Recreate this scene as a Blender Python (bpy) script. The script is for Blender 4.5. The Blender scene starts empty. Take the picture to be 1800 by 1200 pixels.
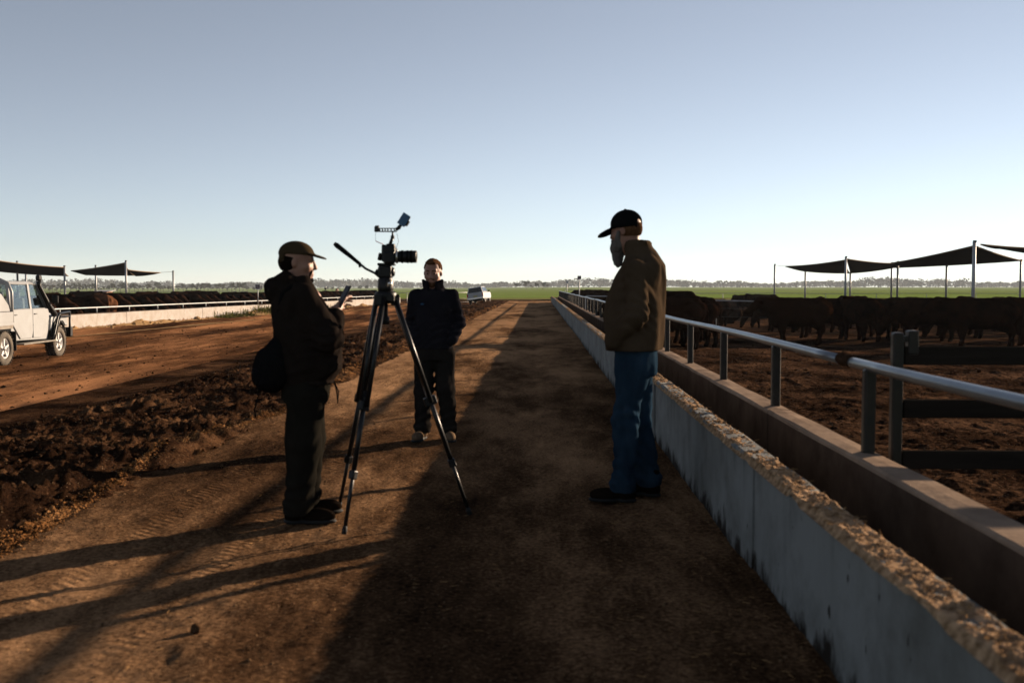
import bpy, bmesh, math, random
import numpy as np
from mathutils import Vector, Matrix, Euler

random.seed(11)
rng = np.random.default_rng(7)
R = math.radians
scene = bpy.context.scene
COL = scene.collection

# ------------------------------------------------------------------ camera
EYE = 1.43
cam_data = bpy.data.cameras.new('camera')
cam_data.sensor_width = 36.0
cam_data.lens = 35.0
cam_data.clip_start = 0.05
cam_data.clip_end = 12000.0
cam_data.dof.use_dof = True
cam_data.dof.focus_distance = 24.0
cam_data.dof.aperture_fstop = 3.2
cam = bpy.data.objects.new('camera', cam_data)
cam.location = (0.0, 0.0, EYE)
cam.rotation_euler = (math.pi / 2 - math.atan(97 / 1750), 0.0, math.atan(32 / 1750))
COL.objects.link(cam)
scene.camera = cam

# ------------------------------------------------------------------ sky and sun
SUN_EL, SUN_AZ = 12.0, 49.0          # degrees; azimuth clockwise from +Y (the road's direction)
world = bpy.data.worlds.new('World')
scene.world = world
world.use_nodes = True
wt = world.node_tree
bg = wt.nodes['Background']
sky = wt.nodes.new('ShaderNodeTexSky')
sky.sky_type = 'NISHITA'
sky.sun_disc = False
sky.sun_elevation = R(SUN_EL)
sky.sun_rotation = R(SUN_AZ)
sky.air_density = 0.6
sky.dust_density = 0.0
sky.ozone_density = 1.2
hs = wt.nodes.new('ShaderNodeHueSaturation')
hs.inputs['Saturation'].default_value = 0.52
wt.links.new(sky.outputs[0], hs.inputs['Color'])
wt.links.new(hs.outputs[0], bg.inputs['Color'])
bg.inputs['Strength'].default_value = 0.05

sun_data = bpy.data.lights.new('sun', 'SUN')
sun_data.energy = 5.0
sun_data.angle = R(0.55)
sun_data.color = (1.0, 0.77, 0.55)
sun = bpy.data.objects.new('sun', sun_data)
sdir = Vector((math.cos(R(SUN_EL)) * math.sin(R(SUN_AZ)), math.cos(R(SUN_EL)) * math.cos(R(SUN_AZ)), math.sin(R(SUN_EL))))
sun.rotation_euler = sdir.to_track_quat('Z', 'Y').to_euler()
sun.location = sdir * 60
COL.objects.link(sun)

vs = scene.view_settings
vs.view_transform = 'Standard'
vs.look = 'None'
vs.gamma = 1.0
vs.use_curve_mapping = False
vs.exposure = 1.42
scene.render.engine = 'CYCLES'
scene.cycles.use_denoising = True
scene.cycles.max_bounces = 6
scene.cycles.diffuse_bounces = 1
scene.cycles.volume_bounces = 0
scene.cycles.transparent_max_bounces = 8

# ------------------------------------------------------------------ helpers
def tag(o, label=None, cat=None, group=None, kind=None):
    if label: o['label'] = label
    if cat: o['category'] = cat
    if group: o['group'] = group
    if kind: o['kind'] = kind
    return o

def link(name, data, parent=None, loc=None, rot=None):
    o = bpy.data.objects.new(name, data)
    COL.objects.link(o)
    if parent is not None: o.parent = parent
    if loc is not None: o.location = loc
    if rot is not None: o.rotation_euler = rot
    return o

def empty(name, loc=(0, 0, 0), rz=0.0, label=None, cat=None, group=None):
    o = link(name, None, None, loc, (0, 0, rz))
    o.empty_display_size = 0.2
    return tag(o, label, cat, group)

def npmesh(name, V, Fc, mat=None, smooth=True):
    """mesh from numpy arrays; faces all quads or all triangles"""
    V = np.asarray(V, np.float32); Fc = np.asarray(Fc, np.int32)
    me = bpy.data.meshes.new(name)
    n, k = Fc.shape
    me.vertices.add(len(V)); me.vertices.foreach_set('co', V.ravel())
    me.loops.add(n * k); me.loops.foreach_set('vertex_index', Fc.ravel())
    me.polygons.add(n)
    me.polygons.foreach_set('loop_start', np.arange(0, n * k, k, dtype=np.int32))
    try: me.polygons.foreach_set('loop_total', np.full(n, k, np.int32))
    except Exception: pass
    me.polygons.foreach_set('use_smooth', np.full(n, smooth, bool))
    me.update(calc_edges=True)
    if mat is not None: me.materials.append(mat)
    return me

def copy_tree(o, parent=None):
    c = o.copy(); COL.objects.link(c); c.parent = parent
    for ch in list(o.children): copy_tree(ch, c)
    return c

# ---- numpy value noise
def _hash(ix, iy, iz, seed):
    h = (ix * 374761393 + iy * 668265263 + iz * 1440662683 + seed * 974634777) & 0xFFFFFFFF
    h = ((h ^ (h >> 13)) * 1274126177) & 0xFFFFFFFF
    h = (h ^ (h >> 16)) & 0xFFFFFF
    return h / float(0xFFFFFF)

def vnoise(x, y, z=None, seed=0):
    x = np.asarray(x, float); y = np.asarray(y, float)
    z = np.zeros_like(x) if z is None else np.asarray(z, float)
    ix, iy, iz = np.floor(x).astype(np.int64), np.floor(y).astype(np.int64), np.floor(z).astype(np.int64)
    fx, fy, fz = x - ix, y - iy, z - iz
    fx = fx * fx * (3 - 2 * fx); fy = fy * fy * (3 - 2 * fy); fz = fz * fz * (3 - 2 * fz)
    r = 0.0
    for dx in (0, 1):
        wx = fx if dx else 1 - fx
        for dy in (0, 1):
            wy = fy if dy else 1 - fy
            for dz in (0, 1):
                wz = fz if dz else 1 - fz
                r = r + wx * wy * wz * _hash(ix + dx, iy + dy, iz + dz, seed)
    return r * 2 - 1

def vnoise2(x, y, seed=0):
    x = np.asarray(x, float); y = np.asarray(y, float)
    ix, iy = np.floor(x).astype(np.int64), np.floor(y).astype(np.int64)
    fx, fy = x - ix, y - iy
    fx = fx * fx * (3 - 2 * fx); fy = fy * fy * (3 - 2 * fy)
    h = lambda a, b: _hash(a, b, 0, seed)
    r = (h(ix, iy) * (1 - fx) + h(ix + 1, iy) * fx) * (1 - fy) + (h(ix, iy + 1) * (1 - fx) + h(ix + 1, iy + 1) * fx) * fy
    return r * 2 - 1

def fbm2(x, y, oct=4, seed=0, gain=0.5):
    a, f, r = 1.0, 1.0, 0.0
    for i in range(oct):
        r = r + a * vnoise2(x * f, y * f, seed + i); a *= gain; f *= 2.03
    return r

def sstep(a, b, x):
    t = np.clip((x - a) / (b - a), 0, 1)
    return t * t * (3 - 2 * t)

# ---- signed-distance modelling + surface nets: continuous bodies and clothing
class SDF:
    def __init__(self, lo, hi, h):
        self.h = h; self.lo = np.array(lo, float)
        n = np.ceil((np.array(hi) - self.lo) / h).astype(int) + 1
        self.ax = [self.lo[i] + h * np.arange(n[i]) for i in range(3)]
        self.F = np.full(n, 0.2)
    def _op(self, fn, lo, hi, k, sub=False):
        pad = max(k, 0.0) + 4 * self.h
        sl = []
        for i in range(3):
            a = np.searchsorted(self.ax[i], lo[i] - pad); b = np.searchsorted(self.ax[i], hi[i] + pad)
            if b <= a: return
            sl.append(slice(a, b))
        x = self.ax[0][sl[0]][:, None, None]; y = self.ax[1][sl[1]][None, :, None]; z = self.ax[2][sl[2]][None, None, :]
        d = fn(x, y, z); f = self.F[tuple(sl)]
        if sub:
            d = -d
            hh = np.clip(0.5 - 0.5 * (d - f) / max(k, 1e-6), 0, 1)
            self.F[tuple(sl)] = d * (1 - hh) + f * hh + k * hh * (1 - hh)
        else:
            hh = np.clip(0.5 + 0.5 * (f - d) / max(k, 1e-6), 0, 1)
            self.F[tuple(sl)] = f * (1 - hh) + d * hh - k * hh * (1 - hh)
    def cap(self, a, b, ra, rb=None, k=0.02, sub=False):
        a = np.array(a, float); b = np.array(b, float); rb = ra if rb is None else rb
        ab = b - a; L2 = float(ab @ ab) + 1e-12
        def fn(x, y, z):
            px, py, pz = x - a[0], y - a[1], z - a[2]
            t = np.clip((px * ab[0] + py * ab[1] + pz * ab[2]) / L2, 0, 1)
            return np.sqrt((px - t * ab[0]) ** 2 + (py - t * ab[1]) ** 2 + (pz - t * ab[2]) ** 2) - (ra + (rb - ra) * t)
        m = max(ra, rb)
        self._op(fn, np.minimum(a, b) - m, np.maximum(a, b) + m, k, sub); return self
    def chain(self, pts, rad, k=0.02):
        for i in range(len(pts) - 1): self.cap(pts[i], pts[i + 1], rad[i], rad[i + 1], k)
        return self
    def ell(self, c, r, k=0.02, rot=None, sub=False):
        c = np.array(c, float); r = np.array(r, float)
        M = None if rot is None else np.array(rot)            # 3x3 local -> world
        def fn(x, y, z):
            px, py, pz = x - c[0], y - c[1], z - c[2]
            if M is not None:
                px, py, pz = (M[0, 0] * px + M[1, 0] * py + M[2, 0] * pz, M[0, 1] * px + M[1, 1] * py + M[2, 1] * pz, M[0, 2] * px + M[1, 2] * py + M[2, 2] * pz)
            k0 = np.sqrt((px / r[0]) ** 2 + (py / r[1]) ** 2 + (pz / r[2]) ** 2)
            k1 = np.sqrt((px / r[0] ** 2) ** 2 + (py / r[1] ** 2) ** 2 + (pz / r[2] ** 2) ** 2) + 1e-9
            return k0 * (k0 - 1) / k1
        m = r if M is None else np.full(3, r.max())
        self._op(fn, c - m, c + m, k, sub); return self
    def box(self, c, half, k=0.005, rot=None, rnd=0.005, sub=False):
        c = np.array(c, float); hb = np.array(half, float) - rnd
        M = np.eye(3) if rot is None else np.array(rot)
        def fn(x, y, z):
            px, py, pz = x - c[0], y - c[1], z - c[2]
            q = [np.abs(M[0, i] * px + M[1, i] * py + M[2, i] * pz) - hb[i] for i in range(3)]
            o = np.sqrt(sum(np.maximum(v, 0) ** 2 for v in q))
            return o + np.minimum(np.maximum(np.maximum(q[0], q[1]), q[2]), 0) - rnd
        m = np.full(3, float(np.linalg.norm(half)))
        self._op(fn, c - m, c + m, k, sub); return self
    def loft(self, rows, k=0.02, p=2.4):
        """rows of (z, cx, cy, rx, ry): a body of elliptic sections"""
        rows = np.array(rows, float)
        zs = rows[:, 0]
        def fn(x, y, z):
            zc = np.clip(z, zs[0], zs[-1])
            cx, cy, rx, ry = (np.interp(zc, zs, rows[:, i]) for i in (1, 2, 3, 4))
            q = (np.abs((x - cx) / rx) ** p + np.abs((y - cy) / ry) ** p) ** (1 / p)
            d = (q - 1) * np.minimum(rx, ry)
            dz = np.maximum(zs[0] - z, z - zs[-1])
            return np.maximum(d, dz) + 0 * x
        lo = np.array([(rows[:, 1] - rows[:, 3]).min(), (rows[:, 2] - rows[:, 4]).min(), zs[0]])
        hi = np.array([(rows[:, 1] + rows[:, 3]).max(), (rows[:, 2] + rows[:, 4]).max(), zs[-1]])
        self._op(fn, lo, hi, k); return self
    def disp(self, fn, band=0.05):
        i = np.nonzero(np.abs(self.F) < band)
        self.F[i] += fn(self.ax[0][i[0]], self.ax[1][i[1]], self.ax[2][i[2]]); return self
    def mesh(self, name, mat=None):
        F = self.F; F[0] = F[-1] = 1; F[:, 0] = F[:, -1] = 1; F[:, :, 0] = F[:, :, -1] = 1
        s = F < 0
        c = np.zeros(tuple(n - 1 for n in F.shape), np.int8)
        off = [(a, b, d) for a in (0, 1) for b in (0, 1) for d in (0, 1)]
        nx, ny, nz = F.shape
        for a, b, d in off: c += s[a:nx - 1 + a, b:ny - 1 + b, d:nz - 1 + d]
        act = np.nonzero((c > 0) & (c < 8))
        vals = {o: F[act[0] + o[0], act[1] + o[1], act[2] + o[2]] for o in off}
        acc = np.zeros((len(act[0]), 3)); cnt = np.zeros(len(act[0]))
        for o in off:
            for ax in range(3):
                if o[ax]: continue
                e = list(o); e[ax] = 1; e = tuple(e)
                f0, f1 = vals[o], vals[e]
                m = (f0 < 0) != (f1 < 0)
                t = np.where(m, f0 / np.where(m, f0 - f1, 1), 0)
                for j in range(3):
                    acc[:, j] += np.where(m, o[j] + (t if j == ax else 0), 0)
                cnt += m
        V = self.lo + self.h * (np.stack(act, 1) + acc / cnt[:, None])
        idx = np.full(c.shape, -1, np.int64); idx[act] = np.arange(len(V))
        quads = []
        for ax in range(3):
            b, d = (ax + 1) % 3, (ax + 2) % 3
            sl0 = [slice(None)] * 3; sl1 = [slice(None)] * 3
            sl0[ax] = slice(0, -1); sl1[ax] = slice(1, None)
            e0, e1 = s[tuple(sl0)], s[tuple(sl1)]
            pos = np.nonzero(e0 != e1)
            P = np.stack(pos, 1)
            P = P[(P[:, b] > 0) & (P[:, d] > 0) & (P[:, b] < F.shape[b] - 1) & (P[:, d] < F.shape[d] - 1)]
            ub = np.zeros(3, int); ub[b] = 1; ud = np.zeros(3, int); ud[d] = 1
            g = lambda Q: idx[Q[:, 0], Q[:, 1], Q[:, 2]]
            q = np.stack([g(P - ub - ud), g(P - ud), g(P), g(P - ub)], 1)
            flip = ~e0[P[:, 0], P[:, 1], P[:, 2]]
            q[flip] = q[flip][:, ::-1]
            quads.append(q)
        Q = np.concatenate(quads)
        Q = Q[(Q >= 0).all(1)]
        return npmesh(name, V, Q, mat)

# ---- mesh builder for hard things
class MB:
    def __init__(self): self.bm = bmesh.new()
    def box(self, c, s, rot=None, bev=0.0):
        M = Matrix.Translation(c) @ (rot.to_4x4() if rot is not None else Matrix.Identity(4)) @ Matrix.Diagonal((*s, 1))
        r = bmesh.ops.create_cube(self.bm, size=1.0, matrix=M)
        if bev:
            ed = list({e for v in r['verts'] for e in v.link_edges})
            bmesh.ops.bevel(self.bm, geom=ed, offset=bev, segments=2, profile=0.5, affect='EDGES')
        return self
    def tube(self, pts, rad, n=10, caps=True):
        pts = [Vector(p) for p in pts]
        rad = rad if isinstance(rad, (list, tuple)) else [rad] * len(pts)
        rings = []; up = None
        for i, p in enumerate(pts):
            if i == 0: t = pts[1] - p
            elif i == len(pts) - 1: t = p - pts[i - 1]
            else: t = (pts[i + 1] - p).normalized() + (p - pts[i - 1]).normalized()
            t.normalize()
            if up is None: up = Vector((0, 0, 1)) if abs(t.z) < 0.9 else Vector((0, 1, 0))
            a = t.cross(up).normalized(); b = a.cross(t).normalized(); up = b
            rings.append([self.bm.verts.new(p + (a * math.cos(6.28319 * j / n) + b * math.sin(6.28319 * j / n)) * rad[i]) for j in range(n)])
        for i in range(len(rings) - 1):
            for j in range(n):
                f = self.bm.faces.new((rings[i][j], rings[i][(j + 1) % n], rings[i + 1][(j + 1) % n], rings[i + 1][j])); f.smooth = True
        if caps:
            self.bm.faces.new(rings[0][::-1]); self.bm.faces.new(rings[-1])
        return self
    def lathe(self, prof, c=(0, 0, 0), axis='x', n=28, M=None):
        """prof: (along, radius) pairs turned about an axis through c"""
        c = Vector(c); rings = []
        for a, r in prof:
            ring = []
            for j in range(n):
                t = 6.28319 * j / n; u, w = math.cos(t) * r, math.sin(t) * r
                v = Vector((a, u, w)) if axis == 'x' else (Vector((u, a, w)) if axis == 'y' else Vector((u, w, a)))
                if M is not None: v = M @ v
                ring.append(self.bm.verts.new(c + v))
            rings.append(ring)
        for i in range(len(rings) - 1):
            for j in range(n):
                f = self.bm.faces.new((rings[i][j], rings[i][(j + 1) % n], rings[i + 1][(j + 1) % n], rings[i + 1][j])); f.smooth = True
        if prof[0][1] > 1e-6: self.bm.faces.new(rings[0][::-1])
        if prof[-1][1] > 1e-6: self.bm.faces.new(rings[-1])
        return self
    def prism(self, poly, a0, a1, axis='x', bev=0.0):
        """polygon (two coordinates of the plane across the axis) extruded from a0 to a1"""
        def P(a, q):
            return (a, q[0], q[1]) if axis == 'x' else ((q[0], a, q[1]) if axis == 'y' else (q[0], q[1], a))
        v0 = [self.bm.verts.new(P(a0, q)) for q in poly]; v1 = [self.bm.verts.new(P(a1, q)) for q in poly]
        n = len(poly); fs = [self.bm.faces.new(v0[::-1]), self.bm.faces.new(v1)]
        for i in range(n): fs.append(self.bm.faces.new((v0[i], v0[(i + 1) % n], v1[(i + 1) % n], v1[i])))
        if bev:
            ed = list({e for f in fs for e in f.edges})
            bmesh.ops.bevel(self.bm, geom=ed, offset=bev, segments=2, profile=0.5, affect='EDGES')
        return self
    def hexa(self, p8):
        """box from 8 corners: bottom loop of four, then top loop of four"""
        v = [self.bm.verts.new(p) for p in p8]
        for f in ((3, 2, 1, 0), (4, 5, 6, 7), (0, 1, 5, 4), (1, 2, 6, 5), (2, 3, 7, 6), (3, 0, 4, 7)):
            self.bm.faces.new([v[i] for i in f])
        return self
    def data(self, name, mat=None):
        bmesh.ops.recalc_face_normals(self.bm, faces=self.bm.faces)
        me = bpy.data.meshes.new(name); self.bm.to_mesh(me); self.bm.free()
        if mat is not None: me.materials.append(mat)
        return me
    def build(self, name, mat, parent=None, loc=None, rot=None):
        return link(name, self.data(name, mat), parent, loc, rot)

def rotm(x=0, y=0, z=0): return Euler((R(x), R(y), R(z)), 'XYZ').to_matrix()

# ------------------------------------------------------------------ materials
def material(name, base, rough=0.8, metal=0.0, spec=0.3, var=None, scale=5.0, detail=4.0, bump=0.0, bscale=40.0, bdist=0.01, objrand=None, stretch=None, sheen=0.0):
    m = bpy.data.materials.new(name); m.use_nodes = True
    nt = m.node_tree; N = nt.nodes; L = nt.links
    b = N['Principled BSDF']
    b.inputs['Base Color'].default_value = (*base, 1)
    b.inputs['Roughness'].default_value = rough
    b.inputs['Metallic'].default_value = metal
    b.inputs['Specular IOR Level'].default_value = spec
    if sheen: b.inputs['Sheen Weight'].default_value = sheen
    tc = N.new('ShaderNodeTexCoord'); vec = tc.outputs['Object']
    if stretch:
        mp = N.new('ShaderNodeMapping'); mp.inputs['Scale'].default_value = stretch
        L.new(vec, mp.inputs['Vector']); vec = mp.outputs[0]
    col = None
    if var is not None:
        n = N.new('ShaderNodeTexNoise'); n.inputs['Scale'].default_value = scale; n.inputs['Detail'].default_value = detail
        n.inputs['Roughness'].default_value = 0.62
        L.new(vec, n.inputs['Vector'])
        rp = N.new('ShaderNodeValToRGB')
        rp.color_ramp.elements[0].position = 0.34; rp.color_ramp.elements[0].color = (*base, 1)
        rp.color_ramp.elements[1].position = 0.68; rp.color_ramp.elements[1].color = (*var, 1)
        L.new(n.outputs['Fac'], rp.inputs['Fac']); col = rp.outputs[0]
    if objrand is not None:
        oi = N.new('ShaderNodeObjectInfo'); mx = N.new('ShaderNodeMix'); mx.data_type = 'RGBA'
        pw = N.new('ShaderNodeMath'); pw.operation = 'POWER'; pw.inputs[1].default_value = 2.0
        L.new(oi.outputs['Random'], pw.inputs[0]); L.new(pw.outputs[0], mx.inputs[0])
        if col is not None: L.new(col, mx.inputs[6])
        else: mx.inputs[6].default_value = (*base, 1)
        mx.inputs[7].default_value = (*objrand, 1); col = mx.outputs[2]
    if col is not None: L.new(col, b.inputs['Base Color'])
    if bump:
        n2 = N.new('ShaderNodeTexNoise'); n2.inputs['Scale'].default_value = bscale; n2.inputs['Detail'].default_value = 5
        L.new(vec, n2.inputs['Vector'])
        bp = N.new('ShaderNodeBump'); bp.inputs['Strength'].default_value = bump; bp.inputs['Distance'].default_value = bdist
        L.new(n2.outputs['Fac'], bp.inputs['Height']); L.new(bp.outputs[0], b.inputs['Normal'])
    return m

def soil(name, dark, mid, light, patch=0.35, fleck=(0.4, 0.3, 0.2), fleck_amt=0.06, bump=0.6, stretch_y=0.35, grit=42.0, dry=None, finew=0.52, tracks=None):
    """earth: large patches stretched along the lanes, medium blotches, grit and pale flecks of straw or stone"""
    m = bpy.data.materials.new(name); m.use_nodes = True
    nt = m.node_tree; N = nt.nodes; L = nt.links; b = N['Principled BSDF']
    b.inputs['Roughness'].default_value = 1.0; b.inputs['Specular IOR Level'].default_value = 0.0
    tc = N.new('ShaderNodeTexCoord'); v = tc.outputs['Object']
    mp = N.new('ShaderNodeMapping'); mp.inputs['Scale'].default_value = (1, stretch_y, 1); L.new(v, mp.inputs['Vector'])
    def noise(sc, vec, det=5, rgh=0.6):
        n = N.new('ShaderNodeTexNoise'); n.inputs['Scale'].default_value = sc; n.inputs['Detail'].default_value = det; n.inputs['Roughness'].default_value = rgh
        L.new(vec, n.inputs['Vector']); return n.outputs['Fac']
    big = noise(patch, mp.outputs[0], 6); medn = noise(3.2, mp.outputs[0], 6, 0.7); fine = noise(grit, v, 4, 0.7)
    a = N.new('ShaderNodeMath'); a.operation = 'MULTIPLY_ADD'; L.new(medn, a.inputs[0]); a.inputs[1].default_value = 0.36; L.new(big, a.inputs[2])
    a2 = N.new('ShaderNodeMath'); a2.operation = 'MULTIPLY_ADD'; L.new(fine, a2.inputs[0]); a2.inputs[1].default_value = finew; L.new(a.outputs[0], a2.inputs[2])
    rp = N.new('ShaderNodeValToRGB'); e = rp.color_ramp.elements
    e[0].position = 0.68; e[0].color = (*dark, 1); e[1].position = 0.98; e[1].color = (*light, 1)
    x = e.new(0.81); x.color = (*mid, 1)
    sc = N.new('ShaderNodeMath'); sc.operation = 'MULTIPLY'; sc.inputs[1].default_value = 0.815 / (0.5 + 0.18 + 0.5 * finew); L.new(a2.outputs[0], sc.inputs[0])
    L.new(sc.outputs[0], rp.inputs['Fac'])
    vo = N.new('ShaderNodeTexVoronoi'); vo.inputs['Scale'].default_value = 75; vo.inputs['Randomness'].default_value = 1
    L.new(v, vo.inputs['Vector'])
    w = N.new('ShaderNodeSeparateColor'); L.new(vo.outputs['Color'], w.inputs[0])
    th = N.new('ShaderNodeMath'); th.operation = 'LESS_THAN'; th.inputs[1].default_value = fleck_amt; L.new(w.outputs[0], th.inputs[0])
    th2 = N.new('ShaderNodeMath'); th2.operation = 'LESS_THAN'; th2.inputs[1].default_value = 0.32; L.new(vo.outputs['Distance'], th2.inputs[0])
    mu = N.new('ShaderNodeMath'); mu.operation = 'MULTIPLY'; L.new(th.outputs[0], mu.inputs[0]); L.new(th2.outputs[0], mu.inputs[1])
    if dry:                                          # the ground lies drier and dustier further along
        sp = N.new('ShaderNodeSeparateXYZ'); L.new(v, sp.inputs[0])
        dm = N.new('ShaderNodeMapRange'); dm.inputs[1].default_value = dry[0]; dm.inputs[2].default_value = dry[1]; dm.inputs[3].default_value = 0.0; dm.inputs[4].default_value = dry[2]
        L.new(sp.outputs[1], dm.inputs[0])
        da = N.new('ShaderNodeMath'); da.operation = 'ADD'; L.new(sc.outputs[0], da.inputs[0]); L.new(dm.outputs[0], da.inputs[1]); L.new(da.outputs[0], rp.inputs['Fac'])
    mx = N.new('ShaderNodeMix'); mx.data_type = 'RGBA'; L.new(mu.outputs[0], mx.inputs[0]); L.new(rp.outputs[0], mx.inputs[6]); mx.inputs[7].default_value = (*fleck, 1)
    L.new(mx.outputs[2], b.inputs['Base Color'])
    bn = noise(55, v, 6, 0.75); bn2 = noise(9, v, 3, 0.6)
    ad = N.new('ShaderNodeMath'); ad.operation = 'MULTIPLY_ADD'; L.new(bn2, ad.inputs[0]); ad.inputs[1].default_value = 1.6; L.new(bn, ad.inputs[2])
    hgt = ad.outputs[0]
    if tracks:                                       # chevron tread marks pressed along the wheel paths
        def op(o, a, c=None, k=None):
            m_ = N.new('ShaderNodeMath'); m_.operation = o; L.new(a, m_.inputs[0])
            if c is not None: L.new(c, m_.inputs[1])
            elif k is not None: m_.inputs[1].default_value = k
            return m_.outputs[0]
        xy = N.new('ShaderNodeSeparateXYZ'); L.new(v, xy.inputs[0])
        side = op('SUBTRACT', xy.outputs[0], op('MULTIPLY', xy.outputs[1], k=0.0088))
        worn = N.new('ShaderNodeMapRange'); worn.inputs[1].default_value = 0.40; worn.inputs[2].default_value = 0.56; L.new(medn, worn.inputs[0])
        for c0 in tracks:
            off = op('ABSOLUTE', op('ADD', side, k=-c0))
            mk = N.new('ShaderNodeMapRange'); mk.inputs[1].default_value = 0.10; mk.inputs[2].default_value = 0.14; mk.inputs[3].default_value = 1.0; mk.inputs[4].default_value = 0.0
            L.new(off, mk.inputs[0])
            wv = op('SINE', op('MULTIPLY', op('ADD', xy.outputs[1], op('MULTIPLY', off, k=0.6)), k=92.0))
            hgt = op('ADD', hgt, op('MULTIPLY', op('MULTIPLY', op('MULTIPLY', wv, mk.outputs[0]), worn.outputs[0]), k=0.42))
    bp = N.new('ShaderNodeBump'); bp.inputs['Strength'].default_value = bump; bp.inputs['Distance'].default_value = 0.035
    L.new(hgt, bp.inputs['Height']); L.new(bp.outputs[0], b.inputs['Normal'])
    return m

def concrete(name, base, stain, dark, zlow, zhigh):
    """painted concrete: drips under the top edge, mud splashed up from the foot"""
    m = bpy.data.materials.new(name); m.use_nodes = True
    nt = m.node_tree; N = nt.nodes; L = nt.links; b = N['Principled BSDF']
    b.inputs['Roughness'].default_value = 0.9; b.inputs['Specular IOR Level'].default_value = 0.05
    tc = N.new('ShaderNodeTexCoord'); v = tc.outputs['Object']
    def noise(sc, st, det=5):
        mp = N.new('ShaderNodeMapping'); mp.inputs['Scale'].default_value = st; L.new(v, mp.inputs['Vector'])
        n = N.new('ShaderNodeTexNoise'); n.inputs['Scale'].default_value = sc; n.inputs['Detail'].default_value = det; n.inputs['Roughness'].default_value = 0.65
        L.new(mp.outputs[0], n.inputs['Vector']); return n.outputs['Fac']
    def ramp(fac, p0, p1, c0=0.0, c1=1.0):
        mr = N.new('ShaderNodeMapRange'); mr.inputs[1].default_value = p0; mr.inputs[2].default_value = p1; mr.inputs[3].default_value = c0; mr.inputs[4].default_value = c1
        L.new(fac, mr.inputs[0]); return mr.outputs[0]
    def mul(a, c, op='MULTIPLY'):
        x = N.new('ShaderNodeMath'); x.operation = op; L.new(a, x.inputs[0])
        if hasattr(c, 'links') or hasattr(c, 'is_linked'): L.new(c, x.inputs[1])
        else: x.inputs[1].default_value = c
        return x.outputs[0]
    def mix(f, c0, c1):
        x = N.new('ShaderNodeMix'); x.data_type = 'RGBA'; L.new(f, x.inputs[0])
        if isinstance(c0, tuple): x.inputs[6].default_value = (*c0, 1)
        else: L.new(c0, x.inputs[6])
        x.inputs[7].default_value = (*c1, 1); return x.outputs[2]
    sx = N.new('ShaderNodeSeparateXYZ'); L.new(v, sx.inputs[0]); z = sx.outputs[2]
    c = mix(ramp(noise(2.2, (1, 1, 1), 8), 0.42, 0.7), base, stain)
    streak = mul(ramp(noise(6.0, (1, 1, 0.08), 6), 0.56, 0.74), ramp(z, zlow + 0.15, zhigh))
    c = mix(mul(streak, 0.5), c, dark)
    c = mix(mul(ramp(noise(0.9, (1, 1, 0.4), 9), 0.50, 0.72), 0.55), c, stain)
    hgt = mul(noise(5.0, (1, 1, 0.6), 7), mul(noise(21.0, (1, 1, 0.35), 3), 0.35), 'ADD')
    foot = mul(ramp(z, zlow, zlow + 0.5), hgt, 'SUBTRACT')
    c = mix(ramp(foot, -0.50, -0.66), c, dark)
    spots = ramp(noise(14.0, (1, 1, 0.55), 2), 0.70, 0.735)
    c = mix(mul(spots, 0.9), c, dark)
    L.new(c, b.inputs['Base Color'])
    bp = N.new('ShaderNodeBump'); bp.inputs['Strength'].default_value = 0.35; bp.inputs['Distance'].default_value = 0.01
    L.new(noise(24.0, (1, 1, 1), 8), bp.inputs['Height']); L.new(bp.outputs[0], b.inputs['Normal'])
    return m

def glass_mat(name, tint=(0.8, 0.9, 0.9)):
    m = bpy.data.materials.new(name); m.use_nodes = True
    N = m.node_tree.nodes; L = m.node_tree.links; out = N['Material Output']
    N.remove(N['Principled BSDF'])
    t = N.new('ShaderNodeBsdfTransparent'); t.inputs[0].default_value = (*tint, 1)
    g = N.new('ShaderNodeBsdfGlossy'); g.inputs['Roughness'].default_value = 0.03
    lw = N.new('ShaderNodeLayerWeight'); lw.inputs['Blend'].default_value = 0.5
    pw = N.new('ShaderNodeMath'); pw.operation = 'POWER'; pw.inputs[1].default_value = 3.0; L.new(lw.outputs['Facing'], pw.inputs[0])
    fr = N.new('ShaderNodeMath'); fr.operation = 'MULTIPLY_ADD'; fr.inputs[1].default_value = 0.6; fr.inputs[2].default_value = 0.05; L.new(pw.outputs[0], fr.inputs[0])
    mx = N.new('ShaderNodeMixShader'); L.new(fr.outputs[0], mx.inputs[0]); L.new(t.outputs[0], mx.inputs[1]); L.new(g.outputs[0], mx.inputs[2])
    L.new(mx.outputs[0], out.inputs[0]); return m

MT = {}
MT['road'] = soil('road_dirt', (0.012, 0.0068, 0.0044), (0.082, 0.044, 0.0225), (0.31, 0.178, 0.094), patch=0.5, fleck=(0.20, 0.13, 0.075), fleck_amt=0.025, bump=0.7, dry=(5.0, 26.0, 0.10), tracks=(-2.35, -1.72, -0.15))
MT['berm'] = soil('manure_soil', (0.007, 0.004, 0.0028), (0.028, 0.014, 0.008), (0.12, 0.062, 0.031), patch=0.9, fleck=(0.25, 0.17, 0.1), fleck_amt=0.02, bump=1.0, stretch_y=0.8)
MT['lane'] = soil('red_lane_dirt', (0.020, 0.0095, 0.0055), (0.090, 0.041, 0.0185), (0.35, 0.165, 0.076), patch=0.6, fleck=(0.3, 0.2, 0.12), fleck_amt=0.03, bump=0.8, stretch_y=0.16)
MT['pen'] = soil('pen_manure', (0.006, 0.0035, 0.0023), (0.026, 0.014, 0.0085), (0.120, 0.066, 0.038), patch=0.7, fleck=(0.22, 0.15, 0.1), fleck_amt=0.03, bump=1.0, stretch_y=0.9, grit=22.0, finew=1.0)
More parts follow.
